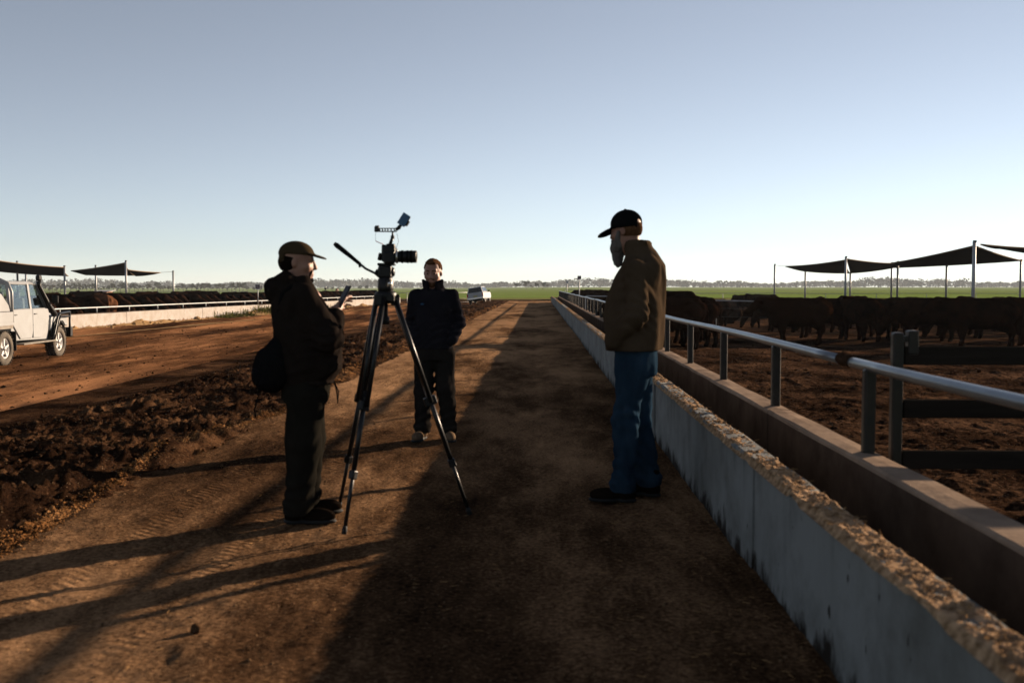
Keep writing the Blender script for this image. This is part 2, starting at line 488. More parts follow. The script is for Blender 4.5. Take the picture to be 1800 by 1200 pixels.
MT['clod'] = material('soil_clod', (0.010, 0.006, 0.004), 0.95, spec=0.0, var=(0.055, 0.030, 0.016), scale=6, bump=0.8, bscale=30)
MT['straw'] = material('straw', (0.16, 0.085, 0.034), 0.85, spec=0.0, var=(0.30, 0.175, 0.08), scale=9)
MT['edge'] = soil('orange_road_edge', (0.08, 0.036, 0.014), (0.27, 0.125, 0.046), (0.46, 0.24, 0.10), patch=1.2, fleck=(0.36, 0.24, 0.12), fleck_amt=0.1, bump=0.9, stretch_y=0.7)
MT['feed'] = material('spilled_feed', (0.12, 0.072, 0.040), 0.95, spec=0.0, var=(0.44, 0.29, 0.175), scale=26, bump=0.9, bscale=60, bdist=0.01)
MT['feedpile'] = material('feed_pile', (0.22, 0.13, 0.06), 0.95, spec=0.0, var=(0.36, 0.235, 0.12), scale=5, bump=0.7, bscale=50)
MT['wall'] = concrete('painted_concrete', (0.185, 0.192, 0.190), (0.10, 0.100, 0.094), (0.018, 0.014, 0.011), 0.0, 0.55)
MT['inner'] = material('shaded_concrete', (0.046, 0.031, 0.023), 0.9, spec=0.0, var=(0.095, 0.067, 0.050), scale=2.5, detail=8, bump=0.4, bscale=25)  # brown trough concrete, with the shade of its face darkened into the colour
MT['sunlit_top'] = material('sunlit_concrete_top', (0.17, 0.125, 0.095), 0.9, spec=0.0, var=(0.29, 0.215, 0.16), scale=3.5, detail=8, bump=0.4, bscale=30)  # same wall's top, made paler: sunlight put into the colour
MT['weld'] = material('rusty_clamp', (0.020, 0.012, 0.008), 0.9, spec=0.0, var=(0.05, 0.028, 0.018), scale=30)
MT['gravel'] = material('dull_gravel', (0.06, 0.034, 0.018), 0.95, spec=0.0, var=(0.15, 0.092, 0.05), scale=30)
MT['lwall'] = concrete('white_painted_concrete', (0.34, 0.315, 0.295), (0.26, 0.225, 0.19), (0.12, 0.06, 0.03), 0.0, 0.56)
MT['galv'] = material('galvanised_pipe', (0.21, 0.235, 0.265), 0.34, metal=0.85, var=(0.12, 0.135, 0.155), scale=7, detail=7, stretch=(1, 0.3, 1), bump=0.12, bscale=60, bdist=0.002)
MT['post'] = material('dark_steel_post', (0.009, 0.009, 0.0095), 0.4, spec=0.2, var=(0.017, 0.0135, 0.011), scale=7, bump=0.2, bscale=40, bdist=0.003)
MT['pale_steel'] = material('pale_galvanised_steel', (0.34, 0.35, 0.36), 0.5, metal=0.3, var=(0.26, 0.26, 0.26), scale=6)
MT['timber'] = material('weathered_timber', (0.01050, 0.00910, 0.00805), 0.85, var=(0.02275, 0.01925, 0.01610), scale=5, detail=7, stretch=(0.15, 2, 2), bump=0.5, bscale=12, bdist=0.006, spec=0.0)
MT['sail'] = material('shade_cloth', (0.020, 0.018, 0.016), 0.9, spec=0.0, var=(0.032, 0.027, 0.022), scale=0.5)
MT['sail_hem'] = material('sail_hem', (0.20, 0.145, 0.095), 0.9, spec=0.0)
MT['coat'] = material('cattle_coat', (0.00375, 0.00255, 0.00210), 0.8, spec=0.0, var=(0.02100, 0.00938, 0.00525), scale=2.2, detail=4, objrand=(0.01800, 0.00788, 0.00420), bump=0.45, bscale=45, bdist=0.012)
MT['red_coat'] = material('red_cattle_coat', (0.060, 0.025, 0.013), 0.8, spec=0.0, var=(0.10, 0.044, 0.022), scale=3.0, bump=0.45, bscale=45, bdist=0.012)
MT['horse'] = material('bay_horse_coat', (0.12, 0.045, 0.018), 0.6, var=(0.17, 0.07, 0.03), scale=3)
MT['skin'] = material('skin', (0.26880, 0.14400, 0.09920), 0.55, spec=0.35, var=(0.21760, 0.10560, 0.07360), scale=14, bump=0.12, bscale=90, bdist=0.002)
MT['skin_c'] = material('weathered_skin', (0.21600, 0.11400, 0.07800), 0.6, spec=0.3, var=(0.16200, 0.07500, 0.05100), scale=14, bump=0.15, bscale=80, bdist=0.002)
MT['jacket_a'] = material('black_brown_shell', (0.01045, 0.00798, 0.00688), 0.8, spec=0.0, var=(0.01430, 0.01100, 0.00935), scale=7, bump=0.4, bscale=10, bdist=0.02, stretch=(1, 1, 0.6))
MT['pants_a'] = material('charcoal_cotton', (0.00880, 0.00798, 0.00660), 0.9, spec=0.0, var=(0.01210, 0.01100, 0.00880), scale=9, bump=0.4, bscale=9, bdist=0.02, stretch=(1, 1, 0.5))
MT['jacket_b'] = material('navy_softshell', (0.00840, 0.00810, 0.01050), 0.85, spec=0.0, var=(0.01140, 0.01110, 0.01440), scale=7, bump=0.35, bscale=11, bdist=0.02, stretch=(1, 1, 0.6))
MT['pants_b'] = material('black_work_cotton', (0.00960, 0.00840, 0.00780), 0.9, spec=0.0, var=(0.01440, 0.01260, 0.01140), scale=8, bump=0.4, bscale=10, bdist=0.02, stretch=(1, 1, 0.5))
MT['boot_b'] = material('tan_suede', (0.13, 0.09, 0.058), 0.9, var=(0.08, 0.052, 0.032), scale=20, spec=0.0)
MT['jacket_c'] = material('brown_oilskin', (0.04250, 0.02933, 0.01870), 0.8, spec=0.0, var=(0.05610, 0.03910, 0.02550), scale=6, bump=0.35, bscale=10, bdist=0.02, stretch=(1, 1, 0.6))
MT['denim'] = material('blue_denim', (0.00807, 0.01742, 0.03060), 0.9, spec=0.0, var=(0.01955, 0.03910, 0.06290), scale=6, bump=0.45, bscale=9, bdist=0.025, stretch=(1, 1, 0.5))
MT['black_cloth'] = material('black_cotton', (0.0060, 0.0060, 0.0066), 0.85, spec=0.0, bump=0.2, bscale=60, bdist=0.003)
MT['olive_cloth'] = material('olive_brown_cotton', (0.04160, 0.02880, 0.01680), 0.9, spec=0.0, bump=0.2, bscale=60, bdist=0.003)
MT['nylon'] = material('black_nylon', (0.0055, 0.0055, 0.0060), 0.6, spec=0.0, bump=0.35, bscale=14, bdist=0.015)
MT['hair_b'] = material('short_auburn_hair', (0.055, 0.026, 0.013), 0.8, var=(0.10, 0.05, 0.025), scale=40, bump=0.8, bscale=120, bdist=0.006, spec=0.0)
MT['hair_dark'] = material('dark_hair', (0.0075, 0.0050, 0.0040), 0.7, bump=0.8, bscale=120, bdist=0.006, spec=0.0)
MT['grey_beard'] = material('grey_beard', (0.11040, 0.10080, 0.09600), 0.8, var=(0.06720, 0.06000, 0.05520), scale=45, stretch=(1, 1, 0.25), bump=0.9, bscale=60, bdist=0.008, spec=0.0)
MT['leather'] = material('dark_leather', (0.0080, 0.0055, 0.0040), 0.6, spec=0.0, bump=0.2, bscale=50, bdist=0.003)
MT['sole'] = material('black_rubber_sole', (0.0060, 0.0060, 0.0060), 0.8)
MT['plastic'] = material('black_plastic', (0.0054, 0.0054, 0.0059), 0.45, spec=0.2)
MT['dark_metal'] = material('black_anodised_metal', (0.0180, 0.0180, 0.0192), 0.35, metal=0.7)
MT['silver'] = material('silver_metal', (0.62, 0.60, 0.57), 0.32, metal=0.9)
MT['foam'] = material('black_foam_grip', (0.0072, 0.0072, 0.0072), 0.95, spec=0.0)
MT['screen'] = material('blue_screen_cover', (0.012, 0.07, 0.16), 0.4, spec=0.4)
MT['phone'] = material('phone_case', (0.010, 0.016, 0.028), 0.5, spec=0.2)
MT['red_cable'] = material('red_cable', (0.30, 0.03, 0.03), 0.5)
MT['logo'] = material('blue_embroidery', (0.015, 0.075, 0.16), 0.8)
MT['paint'] = material('white_car_paint', (0.275, 0.285, 0.295), 0.35, spec=0.3, var=(0.225, 0.225, 0.225), scale=1.6, detail=6)
MT['far_paint'] = material('white_ute_paint', (0.29, 0.30, 0.32), 0.35, spec=0.3, var=(0.25, 0.25, 0.255), scale=1.5)
MT['dust'] = material('dusty_grey_plate', (0.20, 0.18, 0.155), 0.8, var=(0.13, 0.11, 0.09), scale=6)
MT['tyre'] = material('dusty_tyre', (0.040, 0.034, 0.028), 0.9, var=(0.10, 0.082, 0.062), scale=6)
MT['rim'] = material('alloy_rim', (0.42, 0.42, 0.43), 0.45, metal=0.35, var=(0.30, 0.29, 0.28), scale=12)
MT['glass'] = glass_mat('window_glass', (0.85, 0.9, 0.9))
MT['dark_glass'] = material('dark_window', (0.010, 0.012, 0.013), 0.12, spec=0.5)
MT['trim'] = material('grey_trim', (0.09, 0.09, 0.09), 0.7)
MT['lamp_red'] = material('red_tail_lamp', (0.35, 0.02, 0.015), 0.35)
MT['lamp_amber'] = material('amber_lamp', (0.5, 0.2, 0.03), 0.35)
MT['plate'] = material('yellow_number_plate', (0.30, 0.26, 0.05), 0.6)
MT['sign'] = material('white_sign', (0.33, 0.33, 0.33), 0.7)
MT['sign_ink'] = material('dark_sign_ink', (0.055, 0.012, 0.018), 0.7)
MT['trunk'] = material('gum_bark', (0.10, 0.085, 0.07), 0.9, var=(0.16, 0.14, 0.12), scale=2, spec=0.0)
MT['leaf'] = material('gum_leaves', (0.022, 0.028, 0.013), 0.9, spec=0.0, var=(0.045, 0.048, 0.022), scale=0.7, objrand=(0.055, 0.043, 0.023))
MT['far_leaf'] = material('far_wood_leaves', (0.030, 0.036, 0.020), 0.9, spec=0.0, var=(0.058, 0.056, 0.034), scale=0.03)
MT['grass'] = material('weed_grass', (0.06, 0.075, 0.018), 0.8, spec=0.0, var=(0.14, 0.12, 0.035), scale=6)
MT['shed'] = material('rusty_tin', (0.22, 0.10, 0.05), 0.7, var=(0.33, 0.18, 0.10), scale=2)
MT['tank'] = material('white_tank', (0.40, 0.40, 0.40), 0.6)
MT['hat'] = material('pale_felt', (0.40, 0.38, 0.34), 0.9)

def field_material():
    m = bpy.data.materials.new('green_crop'); m.use_nodes = True
    nt = m.node_tree; N = nt.nodes; L = nt.links; b = N['Principled BSDF']
    b.inputs['Roughness'].default_value = 1.0; b.inputs['Specular IOR Level'].default_value = 0.0
    tc = N.new('ShaderNodeTexCoord'); mp = N.new('ShaderNodeMapping'); mp.inputs['Scale'].default_value = (0.004, 0.035, 1)
    L.new(tc.outputs['Object'], mp.inputs['Vector'])
    n = N.new('ShaderNodeTexNoise'); n.inputs['Scale'].default_value = 1.0; n.inputs['Detail'].default_value = 6; L.new(mp.outputs[0], n.inputs['Vector'])
    rp = N.new('ShaderNodeValToRGB'); e = rp.color_ramp.elements
    e[0].position = 0.33; e[0].color = (0.15, 0.140, 0.050, 1); e[1].position = 0.72; e[1].color = (0.16, 0.235, 0.050, 1)
    x = e.new(0.46); x.color = (0.14, 0.195, 0.045, 1)
    L.new(n.outputs['Fac'], rp.inputs['Fac'])
    n3 = N.new('ShaderNodeTexNoise'); n3.inputs['Scale'].default_value = 0.8; n3.inputs['Detail'].default_value = 5; L.new(tc.outputs['Object'], n3.inputs['Vector'])
    mr = N.new('ShaderNodeMapRange'); mr.inputs[1].default_value = 0.3; mr.inputs[2].default_value = 0.7; mr.inputs[3].default_value = 0.8; mr.inputs[4].default_value = 1.15
    L.new(n3.outputs['Fac'], mr.inputs[0])
    mx = N.new('ShaderNodeMix'); mx.data_type = 'RGBA'; mx.blend_type = 'MULTIPLY'; mx.inputs[0].default_value = 1.0
    L.new(rp.outputs[0], mx.inputs[6]); L.new(mr.outputs[0], mx.inputs[7])
    L.new(mx.outputs[2], b.inputs['Base Color'])
    bp = N.new('ShaderNodeBump'); bp.inputs['Strength'].default_value = 0.6; bp.inputs['Distance'].default_value = 0.3
    L.new(n3.outputs['Fac'], bp.inputs['Height']); L.new(bp.outputs[0], b.inputs['Normal'])
    return m
MT['field'] = field_material()

# ------------------------------------------------------------------ the ground
VEER = 0.0088                       # the road and the feed bunk bear half a degree right of the view axis
def xr(s, y): return s + VEER * y
def xl(y): return -17.54 + (y - 37.7) * 0.0873          # road face of the far feed bunk on the left

def z_lane(x, y):
    s = x - VEER * y
    base = -0.43 + 0.21 * sstep(4.2, 0.8, x - xl(y))
    ruts = 0.035 * vnoise2(s * 1.1, y * 0.05, 31) + 0.03 * vnoise2(s * 3.0, y * 0.09, 32)
    rough = 0.018 * fbm2(x * 2.3, y * 2.3, 3, 33)
    return base + ruts + rough + 0.10 * sstep(-9.5, -6.5, s)

def z_pen(x, y):
    s = x - VEER * y
    return -0.15 + 0.05 * vnoise2(x * 0.11, y * 0.09, 47) * sstep(20, 40, y) - 0.22 * sstep(34, 54, y) * sstep(4, 10, s) - 0.17 * sstep(1.9, 9.0, s) - 0.06 * sstep(9, 40, s) + 0.02 * fbm2(x * 0.9, y * 0.9, 4, 41)

def z_field(x, y):
    far = sstep(90, 700, y)
    return -0.55 - 0.45 * (1 - sstep(118, 140, y)) - 2.3 * far * sstep(60, -260, x) - 0.9 * far * sstep(150, 600, np.abs(x + 0.0)) * (x > 0) * 0.4 - 0.5 * far

def gridmesh(name, xs, ys, zf, mat, skew=True):
    X, Y = np.meshgrid(xs, ys)
    if skew: X = X + VEER * Y
    Z = zf(X, Y) + 0 * X
    V = np.stack([X.ravel(), Y.ravel(), Z.ravel()], 1)
    n = len(xs); i = np.arange(len(ys) - 1)[:, None] * n + np.arange(n - 1)[None, :]
    i = i.ravel()
    return npmesh(name, V, np.stack([i, i + 1, i + n + 1, i + n], 1), mat)

def geo(a, b, k, d0=0.0):
    out = [a]
    while out[-1] < b: out.append(out[-1] + max(d0, k * abs(out[-1])))
    out[-1] = b
    return np.array(out)

# crop land to the horizon
fx = np.concatenate([-geo(60, 3400, 0.16)[::-1], np.linspace(-50, 50, 9), geo(60, 3400, 0.16)])
fy = np.concatenate([[-400, -200, -80, -20, 20, 60, 90], geo(112, 3400, 0.09)])
tag(link('field', gridmesh('field', fx, fy, z_field, MT['field'], False)), kind='structure')

# bare yard at the end of the road
def z_yard(x, y): return -0.46 + 0.03 * fbm2(x * 0.3, y * 0.3, 3, 51) + 0.25 * np.exp(-((y - 116) / 4.0) ** 2) * (0.7 + 0.4 * vnoise2(x * 0.12, y * 0.1, 52))
tag(link('yard_ground', gridmesh('yard_ground', np.linspace(-90, 130, 120), np.linspace(95, 141, 60), z_yard, MT['berm'], False)), kind='structure')

# gravel road between the berm and the feed bunk
def z_road(x, y):
    s = x - VEER * y
    z = 0.012 * fbm2(s * 1.3, y * 0.7, 3, 1) + 0.006 * fbm2(x * 9, y * 9, 3, 2) + 0.004 * np.maximum(0, fbm2(x * 26, y * 26, 2, 3))
    z = z - 0.018 * np.exp(-((s + 0.1) / 0.28) ** 2) - 0.018 * np.exp(-((s + 1.85) / 0.28) ** 2)
    z = z - 0.5 * sstep(97, 104, y)
    return z - 0.06 * sstep(-2.85, -3.25, s + 0.12 * vnoise2(0 * s, y * 0.9, 4))
tag(link('road', gridmesh('road', np.linspace(-3.3, 1.16, 240), geo(1.3, 104, 0.0085, 0.012), z_road, MT['road'])), kind='structure')

# windrow of scraped manure and soil along the road's left edge
def z_berm(x, y):
    s = x - VEER * y
    e = 0.25 * vnoise2(0 * s, y * 0.35, 11)
    crest = np.exp(-((s + 4.35 + e) / 1.15) ** 2)
    crest2 = np.exp(-((s + 3.35 + e) / 0.35) ** 2)
    lump = 0.6 + 0.6 * fbm2(x * 2.4, y * 2.4, 4, 12)
    z = 0.055 * crest * np.maximum(lump, 0.05) + 0.08 * crest2 * np.maximum(0.4 + fbm2(x * 2.7, y * 2.7, 3, 13), 0)
    clod = np.maximum(0, fbm2(x * 10.5, y * 10.5, 5, 14, 0.66))
    z = z + (0.020 + 0.032 * crest + 0.020 * crest2) * clod
    fall = sstep(-4.8, -7.0, s)
    z = z * (1 - 0.75 * fall) - 0.31 * fall - 0.035 * sstep(-3.05, -2.8, s)
    z = z - 0.03 * fall * np.maximum(0, vnoise2(s * 2.2, y * 0.08, 15))
    return z - 0.4 * sstep(96, 104, y)
tag(link('dirt_berm', gridmesh('dirt_berm', np.linspace(-7.6, -2.85, 230), geo(3.2, 104, 0.0062, 0.02), z_berm, MT['berm'])), kind='structure')

# lane for trucks, lower than the road
tag(link('dirt_lane', gridmesh('dirt_lane', np.concatenate([np.linspace(-46, -19, 40), np.linspace(-18.6, -6.9, 170)]), geo(5, 104, 0.009, 0.06), z_lane, MT['lane'])), kind='structure')

# cattle pen on the right
def z_penfine(x, y):
    near = 1 - sstep(14, 40, y)
    return z_pen(x, y) + near * (0.03 * np.maximum(0, fbm2(x * 5, y * 5, 4, 43, 0.65)) + 0.014 * fbm2(x * 13, y * 13, 3, 44)) + 0.012 * fbm2(x * 1.6, y * 1.6, 3, 45)
pxs = np.concatenate([np.linspace(1.5, 12, 300), geo(12.1, 130, 0.03)])
tag(link('pen_ground', gridmesh('pen_ground', pxs, geo(2.8, 141, 0.0065, 0.02), z_penfine, MT['pen'])), kind='structure')
def z_leftpen(x, y): return -0.40 + 0.03 * fbm2(x * 0.5, y * 0.5, 3, 46)
XL_ = np.linspace(-1, 0, 50)
gy = geo(20, 141, 0.03)
Vp = []
for y in gy:
    for t in XL_: 
        x = xl(y) - 0.55 + t * 75
        Vp.append((x, y, 0))
Vp = np.array(Vp); Vp[:, 2] = z_leftpen(Vp[:, 0], Vp[:, 1])
ii = (np.arange(len(gy) - 1)[:, None] * 50 + np.arange(49)[None, :]).ravel()
tag(link('left_pen_ground', npmesh('left_pen_ground', Vp, np.stack([ii, ii + 1, ii + 51, ii + 50], 1), MT['pen'])), kind='structure')

# loose stuff: joined small pieces, far too many to count
_ico = bmesh.new(); bmesh.ops.create_icosphere(_ico, subdivisions=2, radius=1.0)
FINE_V = np.array([v.co[:] for v in _ico.verts]); FINE_F = np.array([[v.index for v in f.verts] for f in _ico.faces]); _ico.free()
_ico = bmesh.new(); bmesh.ops.create_icosphere(_ico, subdivisions=1, radius=1.0)
ICO1_V = np.array([v.co[:] for v in _ico.verts]); ICO1_F = np.array([[v.index for v in f.verts] for f in _ico.faces]); _ico.free()
def lumps(name, P, size, mat, flat=0.75, rough=0.22, smooth=False, fine=False):
    ICO_V, ICO_F = (FINE_V, FINE_F) if fine else (ICO1_V, ICO1_F)
    n = len(P); size = np.broadcast_to(size, (n,))
    ang = rng.uniform(0, 6.283, n); sc = rng.uniform(0.65, 1.25, (n, 3)); sc[:, 2] *= flat
    V = ICO_V[None] * sc[:, None, :] * (1 + rng.uniform(-rough, rough, (n, len(ICO_V), 1)))
    c, s = np.cos(ang)[:, None], np.sin(ang)[:, None]
    V = np.stack([V[..., 0] * c - V[..., 1] * s, V[..., 0] * s + V[..., 1] * c, V[..., 2]], -1) * size[:, None, None] + np.asarray(P)[:, None, :]
    Fc = ICO_F[None] + (np.arange(n) * len(ICO_V))[:, None, None]
    return link(name, npmesh(name, V.reshape(-1, 3), Fc.reshape(-1, 3), mat, smooth))
def sticks(name, P, length, width, mat, tilt=0.15, heading=None):
    n = len(P); P = np.asarray(P)
    a = rng.uniform(0, 6.283, n) if heading is None else heading + rng.normal(0, 0.5, n)
    t = np.abs(rng.normal(0, tilt, n)); L = length * rng.uniform(0.4, 1.3, n); W = width * rng.uniform(0.6, 1.4, n)
    d = np.stack([np.cos(a) * np.cos(t), np.sin(a) * np.cos(t), np.sin(t)], 1); w = np.stack([-np.sin(a), np.cos(a), 0 * a], 1); u = np.cross(d, w)
    A = P; B = P + d * L[:, None]
    V = np.stack([A - w * W[:, None], A + w * W[:, None], A + u * W[:, None] * 1.2, B - w * W[:, None], B + w * W[:, None], B + u * W[:, None] * 1.2], 1)
    f = np.array([[0, 1, 4, 3], [1, 2, 5, 4], [2, 0, 3, 5]])
    Fc = f[None] + (np.arange(n) * 6)[:, None, None]
    return link(name, npmesh(name, V.reshape(-1, 3), Fc.reshape(-1, 4), mat, False))
def along(n, y0, y1, power=1.0):
    """depths, denser towards the camera"""
    u = rng.uniform(0, 1, n); return y0 * (y1 / y0) ** (u ** power)

y = along(4200, 4.0, 70); s = -4.4 + 0.85 * rng.normal(0, 1, len(y)); s = np.clip(s, -6.8, -3.05); x = xr(s, y)
tag(lumps('soil_clods', np.stack([x, y, z_berm(x, y) + 0.005], 1), np.minimum(rng.gamma(1.1, 0.008, len(y)) + 0.005, 0.05), MT['clod'], fine=True), 'dark crumbly soil clods heaped along the left road edge', 'soil clods', kind='stuff')
y = along(1600, 8, 70); s = rng.uniform(-15, -6.0, len(y)); x = xr(s, y)
zz = np.where(s > -7.2, z_berm(x, y), z_lane(x, y))
tag(lumps('lane_clods', np.stack([x, y, zz], 1), rng.gamma(1.4, 0.009, len(y)) + 0.006, MT['clod']), 'small clods scattered on the reddish truck lane', 'soil clods', kind='stuff')
y = along(9000, 3.5, 40); x = xr(rng.uniform(1.95, 16, len(y)), y)
tag(lumps('pen_clods', np.stack([x, y, z_penfine(x, y)], 1), rng.gamma(1.3, 0.006, len(y)) + 0.004, MT['clod']), 'dark trampled manure clods covering the pen floor', 'manure clods', kind='stuff')
y = along(9000, 2.3, 30, 1.3); x = xr(rng.uniform(-3.0, 1.08, len(y)), y)
tag(lumps('road_gravel', np.stack([x, y, z_road(x, y)], 1), rng.gamma(1.2, 0.0020, len(y)) + 0.0018, MT['gravel'], 0.6), 'fine loose gravel scattered over the dirt road', 'gravel', kind='stuff')
y = along(1800, 2.3, 28); x = xr(np.where(rng.random(len(y)) < 0.45, rng.uniform(0.2, 1.08, len(y)), rng.uniform(-3.0, 1.08, len(y))), y)
tag(sticks('road_straw', np.stack([x, y, z_road(x, y) + 0.004], 1), 0.03, 0.0013, MT['straw'], 0.1), 'thin straw stalks littering the dirt road', 'straw', kind='stuff')
# fringe of dry straw along the road's left edge, combed by the scraper blade
y = along(26000, 4.4, 70, 0.95)
s = -3.05 + 0.12 * vnoise2(0 * y, y * 0.35, 11) + 0.06 * vnoise2(0 * y, y * 1.7, 78) + (0.036 + 0.022 * vnoise2(0 * y, y * 0.8, 79)) * rng.normal(0, 1, len(y)); x = xr(s, y)
tag(lumps('road_edge_crumbs', np.stack([x, y, np.maximum(z_berm(x, y), z_road(x, y)) + 0.003], 1), rng.gamma(1.3, 0.0026, len(y)) + 0.002 + 0.0002 * y, MT['edge'], 0.6), 'thin line of orange crumbled earth along the left road edge', 'earth', kind='stuff')
y = along(9000, 4.6, 50); keep = (vnoise2(0 * y, y * 0.55, 77) > -0.2) & (y > 7.5); y = y[keep]
s = -3.02 + 0.07 * rng.normal(0, 1, len(y)) + 0.12 * vnoise2(0 * y, y * 0.35, 11); x = xr(s, y)
tag(sticks('straw_fringe', np.stack([x, y, np.maximum(z_berm(x, y), z_road(x, y)) + 0.002], 1), 0.035, 0.0014, MT['straw'], 0.3, 2.4), 'fringe of dry orange straw along the left road edge', 'straw', kind='stuff')
# a few bigger stones
for sx, sy, sz, nm in ((-1.42, 4.02, 0.026, 'brown clod with a long shadow lying on the road near the camera'), (-3.6, 13.2, 0.12, 'large upright clod standing up from the dirt berm')):
    o = lumps('dirt_clod', np.array([[xr(sx, sy), sy, 0.012 if sy < 5 else 0.10]]), sz, MT['clod'], 0.8, fine=True); tag(o, nm, 'clod')

# ------------------------------------------------------------------ feed bunks, rails and pen fences
bunk = empty('feed_bunk', (0, 0, 0), -math.atan(VEER), 'long concrete feed bunk with straw on its top, along the right road edge', 'feed bunk', 'feed bunks')
joints = [1.2, 5.0, 9.2, 17.0, 25.0, 32.6, 40.5, 48.6, 57.0, 65.0, 73.0, 81.0, 88.0]
S0, WT, HT = 1.075, 0.135, 0.55
def wall_block(x0, x1, y0, y1, z0, z1, wob, seed, step=0.16):
    """a concrete length with slightly worn top edges"""
    ys = np.arange(y0, y1 + 1e-6, (y1 - y0) / max(4, int((y1 - y0) / step)))
    n = len(ys); e = 0.012
    prof = np.array([(x0, z0), (x0, max(z1 - 0.3, z0 + 0.004)), (x0, z1 - e), (x0 + e, z1), (0.5 * (x0 + x1), z1 + 0.002), (x1 - e, z1), (x1, z1 - e), (x1, z0)])
    V = np.zeros((n, len(prof), 3)); V[..., 0] = prof[None, :, 0]; V[..., 2] = prof[None, :, 1]; V[..., 1] = ys[:, None]
    top = prof[:, 1] > z0 + 0.01
    nz = wob * vnoise2(np.tile(ys[:, None] * 2.2, (1, len(prof))), np.tile(np.arange(len(prof))[None] * 3.7, (n, 1)), seed)
    V[..., 2] += nz * top[None]; V[..., 0] += 0.5 * nz
    m = len(prof); i = (np.arange(n - 1)[:, None] * m + np.arange(m - 1)[None]).ravel()
    F1 = np.stack([i, i + m, i + m + 1, i + 1], 1)
    b0, b1 = 0, (n - 1) * m
    caps = []
    for b in (b0, b1):
        q = [[b, b + 1, b + 6, b + 7], [b + 1, b + 2, b + 5, b + 6], [b + 2, b + 3, b + 4, b + 5]]
        caps += q
    return V.reshape(-1, 3), np.concatenate([F1, np.array(caps)])
for j in range(len(joints) - 1):
    dz = 0.012 * math.sin(j * 2.3); dx = 0.012 * math.sin(j * 1.7 + 1)
    V, Fc = wall_block(S0 + dx, S0 + WT + dx, joints[j] + 0.012, joints[j + 1] - 0.012, -0.12, HT + dz, 0.006, 60 + j)
    link('road_side_panel', npmesh('road_side_panel', V, Fc, MT['wall'], False), bunk)
ij = [2.0, 7.1, 12.3, 18.2, 24.4, 30.6, 36.8, 43, 49.2, 55.4, 61.6, 67.8, 74, 80.2, 86.4]
for j in range(len(ij) - 1):
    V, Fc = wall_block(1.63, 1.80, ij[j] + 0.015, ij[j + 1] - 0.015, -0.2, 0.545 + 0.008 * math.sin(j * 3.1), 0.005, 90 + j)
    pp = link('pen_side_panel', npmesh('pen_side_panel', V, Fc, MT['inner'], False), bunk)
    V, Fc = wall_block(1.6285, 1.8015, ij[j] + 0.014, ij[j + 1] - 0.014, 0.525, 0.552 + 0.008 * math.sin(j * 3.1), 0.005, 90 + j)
    link('cap', npmesh('cap', V, Fc, MT['sunlit_top'], False), pp)  # top strip of the same concrete, coloured as if sunlit
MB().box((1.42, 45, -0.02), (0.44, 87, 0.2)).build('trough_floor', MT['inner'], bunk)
# hay and feed in the trough and on the wall top
def z_feed(x, y): return 0.10 + 0.045 * fbm2(x * 3, y * 1.4, 4, 71) - 0.1 * sstep(1.35, 1.6, x)
o = link('trough_feed', gridmesh('trough_feed', np.linspace(1.19, 1.645, 14), geo(1.6, 88, 0.012, 0.03), z_feed, MT['feed'], False), bunk); o['kind'] = 'stuff'
def z_crust(x, y):
    t = (x - S0) / WT
    e = 0.07 * vnoise2(0 * x, y * 3.1, 72) + 0.06 * vnoise2(0 * x, y * 11, 73)
    body = sstep(-0.10 + e, 0.06 + e, t) * sstep(1.12, 0.9, t)
    return HT - 0.022 + body * (0.030 + 0.006 * fbm2(x * 18, y * 12, 4, 74, 0.6) + 0.004 * fbm2(x * 60, y * 60, 2, 75))
o = link('straw_crust', gridmesh('straw_crust', np.linspace(S0 - 0.012, S0 + WT + 0.012, 26), geo(1.5, 88, 0.0042, 0.008), z_crust, MT['feed'], False), bunk); o['kind'] = 'stuff'
y = along(4500, 1.7, 50); x = S0 + WT * rng.beta(1.6, 1.6, len(y)); z = z_crust(x, y)
k = z > HT - 0.01; x, y, z = x[k], y[k], z[k]
o = lumps('feed_crumbs', np.stack([x, y, z], 1), rng.gamma(1.4, 0.0024, len(y)) + 0.0015, MT['feed'], 0.7); o.parent = bunk; o['kind'] = 'stuff'
y = along(700, 1.7, 30); x = S0 + WT * rng.uniform(-0.06, 1.0, len(y)); z = z_crust(np.clip(x, S0 + 0.01, 9), y) + 0.002
o = sticks('loose_straw', np.stack([x, y, z], 1), 0.035, 0.0014, MT['straw'], 0.25); o.parent = bunk; o['kind'] = 'stuff'

# pipe rail on the bunk's pen side
rail = empty('pipe_rail', (0, 0, 0), -math.atan(VEER), 'galvanised pipe rail on short dark posts above the right feed bunk', 'rail', 'bunk rails')
RX, RZ = 1.735, 1.015
for a, b in ((0.6, 5.62), (5.70, 30.5), (30.56, 55), (55.06, 86.2)):
    pts = [(RX + 0.004 * math.sin(t * 1.3), t, RZ + 0.006 * math.sin(t * 0.9)) for t in np.linspace(a, b, max(3, int((b - a) / 0.5)))]
    MB().tube(pts, 0.0285, 16).build('pipe', MT['galv'], rail)
MB().tube([(RX, 5.56, RZ), (RX, 5.60, RZ), (RX, 5.73, RZ), (RX, 5.77, RZ)], [0.031, 0.036, 0.036, 0.031], 16).tube([(RX - 0.03, 5.63, RZ + 0.01), (RX - 0.02, 5.66, RZ + 0.045), (RX + 0.03, 5.69, RZ + 0.04)], 0.006, 6).build('coupling', MT['weld'], rail)
post_me = MB().box((0, 0, 0.235), (0.062, 0.062, 0.47), bev=0.014).box((0, 0, 0.006), (0.11, 0.11, 0.012)).data('rail_post', MT['post'])
py = 3.2
pys = []
while py < 86: pys.append(py); py += 2.06
for p in pys: link('rail_post', post_me, rail, (RX, p, 0.53))

